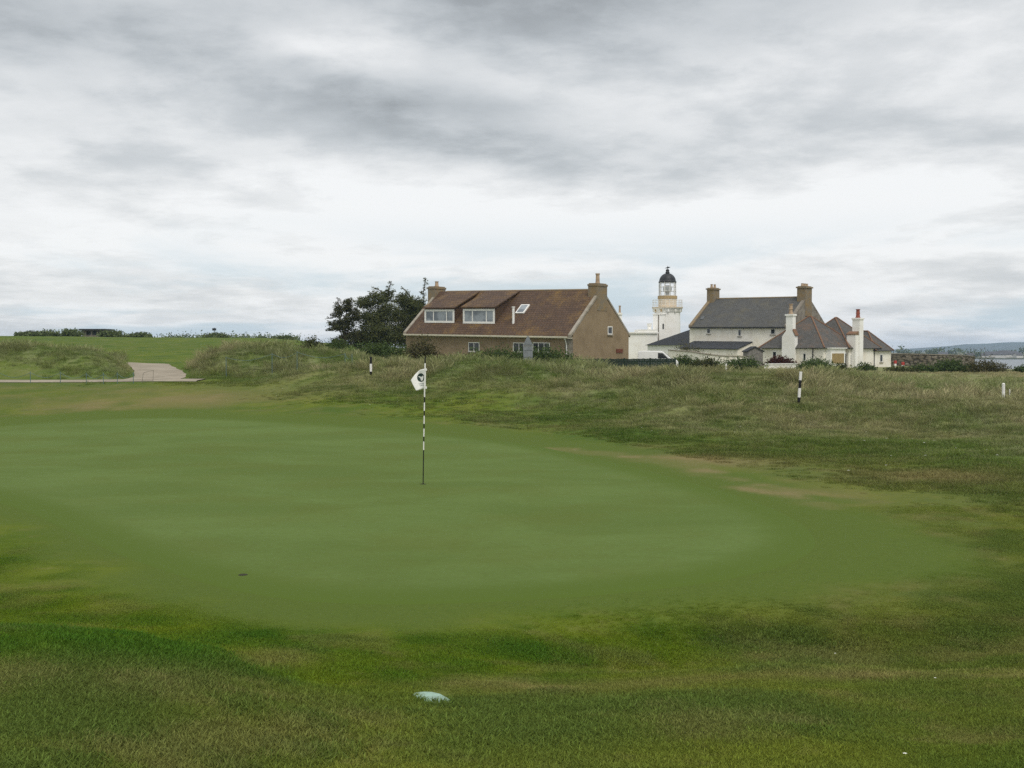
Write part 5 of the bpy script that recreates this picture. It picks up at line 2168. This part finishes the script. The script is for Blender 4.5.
rope_fence('low rope on thin stakes along the gravel path at the left', [(-40, 50.0), (-2, 49.8), (30, 49.6), (60, 49.5), (86, 49.4), (103, 49.3), (117, 49.3), (133, 49.2)], .52)
rope_fence('sagging blue-green rope on stakes across the bank right of the gravel path', [(226, 53.2), (272, 53.0), (297, 52.5), (345, 51), (352, 50)], 1.0)
# wire hoop frame by the path junction
gw = ground_at(141, 49.6)
hf = empty('hoop_barrier', gw, R(-6), 'thin wire frame barrier standing on the gravel path junction', 'barrier')
mb = MB()
w_, h_ = 12 * 49.6 / FPX, 12.5 * 49.6 / FPX
for a, b in (((0, 0, -.2), (.1, 0, h_ * .8)), ((w_, 0, -.2), (w_ * 1.05, 0, h_)), ((.1, 0, h_ * .8), (w_ * 1.05, 0, h_)), ((0, 0, .1), (w_, 0, .1))):
    mb.tube(a, b, .009, n=6)
mb.build('frame', M['stone_grey'], hf)

# tee markers far off on the left fairway
for (px_, py_, lab) in ((239, 345.4, 'tiny yellow tee marker on the far left fairway'), (298, 346.6, 'tiny pale tee marker on the fairway left of the gorse')):
    Dm = 118
    g = ground_at(px_, Dm)
    mb = MB()
    mb.lathe([(.02, -.1), (.16, 0), (.20, .12), (.15, .27), (.03, .32)], 12)
    o = mb.build('tee_marker', M['ochre'] if px_ < 250 else M['white'], None, smooth=True)
    o.location = g
    tag(o, lab, 'tee marker')

# ================================================================== GRASS
def clump_mesh(name, n, rad, h0, h1, w, lean, mat, r, seg=3, head=0.0, wind=(.0, .0), splay=.4):
    V, Fq = [], []
    for k in range(n):
        a, q = r.random() * 6.283, rad * math.sqrt(r.random())
        bx, by = q * math.cos(a), q * math.sin(a)
        h = h0 + (h1 - h0) * r.random()
        la = r.random() * 6.283
        l = lean * h * (.3 + r.random())
        ex, ey = math.cos(la) * l + wind[0] * h + bx * splay, math.sin(la) * l + wind[1] * h + by * splay
        fa_ = r.random() * 3.1416
        wx, wy = math.cos(fa_) * w * (.6 + .8 * r.random()), math.sin(fa_) * w
        b0 = len(V)
        for s in range(seg + 1):
            t = s / seg
            x, y, z = bx + ex * t * t, by + ey * t * t, h * (t - .22 * t * t * lean)
            ww = (1 - t) ** .7 * .5 + .03
            if head and t > .6:
                ww += head * (1 - abs(t - .85) / .25)
            V.append((x - wx * ww, y - wy * ww, z - .01))
            V.append((x + wx * ww, y + wy * ww, z - .01))
        for s in range(seg):
            Fq.append((b0 + 2 * s, b0 + 2 * s + 1, b0 + 2 * s + 3, b0 + 2 * s + 2))
    me = bpy.data.meshes.new(name)
    me.from_pydata(V, [], Fq)
    me.materials.append(mat)
    return bpy.data.objects.new(name, me)


def scatter(name, x, y, sc, sources, attrs, r, lift=0.0):
    z = height(x, y) + lift
    n = len(x)
    me = bpy.data.meshes.new(name)
    me.vertices.add(n)
    me.vertices.foreach_set('co', np.stack([x, y, z], 1).astype(np.float32).ravel())
    o = bpy.data.objects.new(name, me)
    C.objects.link(o)
    attrs = dict(attrs)
    attrs['rz'] = r.random(n) * 6.283
    attrs['sc'] = sc
    for k, v in attrs.items():
        fattr(o, k, v)
    ai = me.attributes.new('vi', 'INT', 'POINT')
    ai.data.foreach_set('value', r.integers(0, len(sources), n).astype(np.int32))
    ng = bpy.data.node_groups.new(name, 'GeometryNodeTree')
    ng.interface.new_socket('Geometry', in_out='INPUT', socket_type='NodeSocketGeometry')
    ng.interface.new_socket('Geometry', in_out='OUTPUT', socket_type='NodeSocketGeometry')
    nd = ng.nodes.new
    gi, go = nd('NodeGroupInput'), nd('NodeGroupOutput')
    iop = nd('GeometryNodeInstanceOnPoints')
    jn = nd('GeometryNodeJoinGeometry')
    for s in reversed(sources):
        oi = nd('GeometryNodeObjectInfo')
        oi.inputs['Object'].default_value = s
        oi.inputs['As Instance'].default_value = True
        ng.links.new(oi.outputs['Geometry'], jn.inputs[0])

    def na(nm, ty):
        a = nd('GeometryNodeInputNamedAttribute')
        a.data_type = ty
        a.inputs[0].default_value = nm
        return a.outputs[0]
    cb = nd('ShaderNodeCombineXYZ')
    ng.links.new(na('rz', 'FLOAT'), cb.inputs[2])
    ng.links.new(gi.outputs[0], iop.inputs['Points'])
    ng.links.new(jn.outputs[0], iop.inputs['Instance'])
    iop.inputs['Pick Instance'].default_value = True
    ng.links.new(na('vi', 'INT'), iop.inputs['Instance Index'])
    ng.links.new(cb.outputs[0], iop.inputs['Rotation'])
    ng.links.new(na('sc', 'FLOAT'), iop.inputs['Scale'])
    ng.links.new(iop.outputs[0], go.inputs[0])
    md = o.modifiers.new('scatter', 'NODES')
    md.node_group = ng
    return tag(o, kind='stuff')


def cand(n, y0, y1, r, power=1.0, margin=.62):
    """points spread over the wedge in front of the camera, density falling with distance by power"""
    t = r.random(n)
    e = 2 - power
    y = (y0 ** e + (y1 ** e - y0 ** e) * t) ** (1 / e)
    x = (r.random(n) * 2 - 1) * margin * (y + 1.2)
    return x, y


rg = np.random.default_rng(21)
SHORT = [clump_mesh('short_clump', 150, .16, .012, .032, .0055, .8, M['short_blade'], rg, 2, 0, (0, 0), .0) for k in range(4)]
MID = [clump_mesh('mid_clump', 90, .22, .03, .10, .008, .7, M['long_blade'], rg, 3, 0, (0, 0), .1) for k in range(3)]
LONG = [clump_mesh('long_clump', 85, .30, .10, .30, .010, .55, M['long_blade'], rg, 3, .0, (.12, -.05)) for k in range(3)] + \
       [clump_mesh('seed_clump', 60, .32, .16, .40, .009, .45, M['long_blade'], rg, 4, .9, (.15, -.05)) for k in range(2)]

# mown and semi-mown turf near the camera
x, y = cand(120000, 3.0, 17.0, rg, 1.35)
sd_ = poly_sd(COLLAR, x, y)
keep = (sd_ < .15 + .5 * rg.random(len(x)) ** 2) & (np.hypot((x - STONE[0]) * .8, (y - STONE[1]) * .45) > .135)
x, y, sd_ = x[keep], y[keep], sd_[keep]
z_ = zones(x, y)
sc = (.55 + .75 * fbm(x, y, .9, 3)) * (.8 + .5 * z_['lush_and_shade']) * (.75 + .5 * rg.random(len(x))) * (.45 + .55 * sstep(-sd_, -.3, 1.2))
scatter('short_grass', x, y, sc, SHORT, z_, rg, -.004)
# tufty semi-rough between the collar and the long grass
x, y = cand(100000, 12.0, 62.0, rg, 1.1)
sd_ = poly_sd(COLLAR, x, y)
nzz = fbm(x, y, .35, 3)
rm = rough_mask(x, y)
start = interp_px(x, y, [-200, 0, 250, 340, 512, 700, 850, 1024, 1300], [54, 54, 44, 36, 31, 25.5, 20, 16.5, 14])
semi = sstep(y + (nzz - .5) * 14, start - 2, start + 6) * (path_d(x, y) > .25) * (y < 62)
keep = (sd_ < -.6) & (rg.random(len(x)) < np.clip(semi * (nzz * 1.6 - .1) + rm * .6, 0, 1))
x, y, rm = x[keep], y[keep], rm[keep]
z_ = zones(x, y)
z_['rough'] = np.clip(z_['rough'] + .30 * semi[keep], 0, 1)
z_['lush_and_shade'] = np.clip(z_['lush_and_shade'] + .5 * sstep(fbm(x, y, .6, 3), .5, .62), 0, 1)
scatter('tufted_grass', x, y, (.35 + .9 * rg.random(len(x)) + .4 * rm) * (.35 + .65 * semi[keep]), MID, z_, rg)
# long rough grass on the banks
x, y = cand(75000, 28.0, 128.0, rg, 1.25, .66)
rm = rough_mask(x, y)
xx = x / y * FPX + 512
keep = (rg.random(len(x)) < rm ** 1.3)
x, y, rm = x[keep], y[keep], rm[keep]
z_ = zones(x, y)
tuss = fbm(x + 11, y * .8 - 7, .75, 3, .55)
tall = sstep(tuss, .40, .62)
sc = (.18 + 1.2 * tall) * (.7 + .6 * rg.random(len(x))) * (.3 + .7 * rm) * (.5 + .5 * sstep(y, 26, 50)) * (1 - .5 * sstep(y, 62, 90))
z_['straw'] = np.clip((z_['straw'] * .8 + .28 * tall - .10) * (.5 + .9 * rg.random(len(x))), 0, 1)
z_['lush_and_shade'] = np.clip(.25 * z_['lush_and_shade'] + .9 * (1 - tall) * sstep(fbm(x, y, .2, 3), .38, .58), 0, 1)
scatter('long_grass', x, y, sc, LONG, z_, rg)

# scattered white flowers
m, N, out = mat_new('white_petals')
pbsdf(N, out, (.72, .72, .66, 1), .9, None, .1)
mbf = MB()
for k in range(6):
    a = k * 1.047
    mbf.poly([(0, 0, .03), (.014 * math.cos(a - .4), .014 * math.sin(a - .4), .034), (.022 * math.cos(a), .022 * math.sin(a), .032), (.014 * math.cos(a + .4), .014 * math.sin(a + .4), .034)])
fme = bpy.data.meshes.new('daisy')
fme.from_pydata(mbf.v, [], mbf.f)
fme.materials.append(m)
FL = [bpy.data.objects.new('daisy', fme)]
x1, y1 = cand(700, 16, 58, rg, .9)
ok = (poly_sd(COLLAR, x1, y1) < -1.5) & (fbm(x1, y1, .25, 3) > .5) & (path_d(x1, y1) > .4) & (x1 / y1 > -.27)
x2, y2 = cand(60, 4, 12, rg, .9)
ok2 = (poly_sd(COLLAR, x2, y2) < -.5) & (x2 > .5) & (fbm(x2, y2, .5, 3) > .5)
x, y = np.concatenate([x1[ok], x2[ok2]]), np.concatenate([y1[ok], y2[ok2]])
scatter('daisies', x, y, np.where(y > 14, 1.3, .45) * (.6 + .7 * rg.random(len(x))), FL, {}, rg, .02)
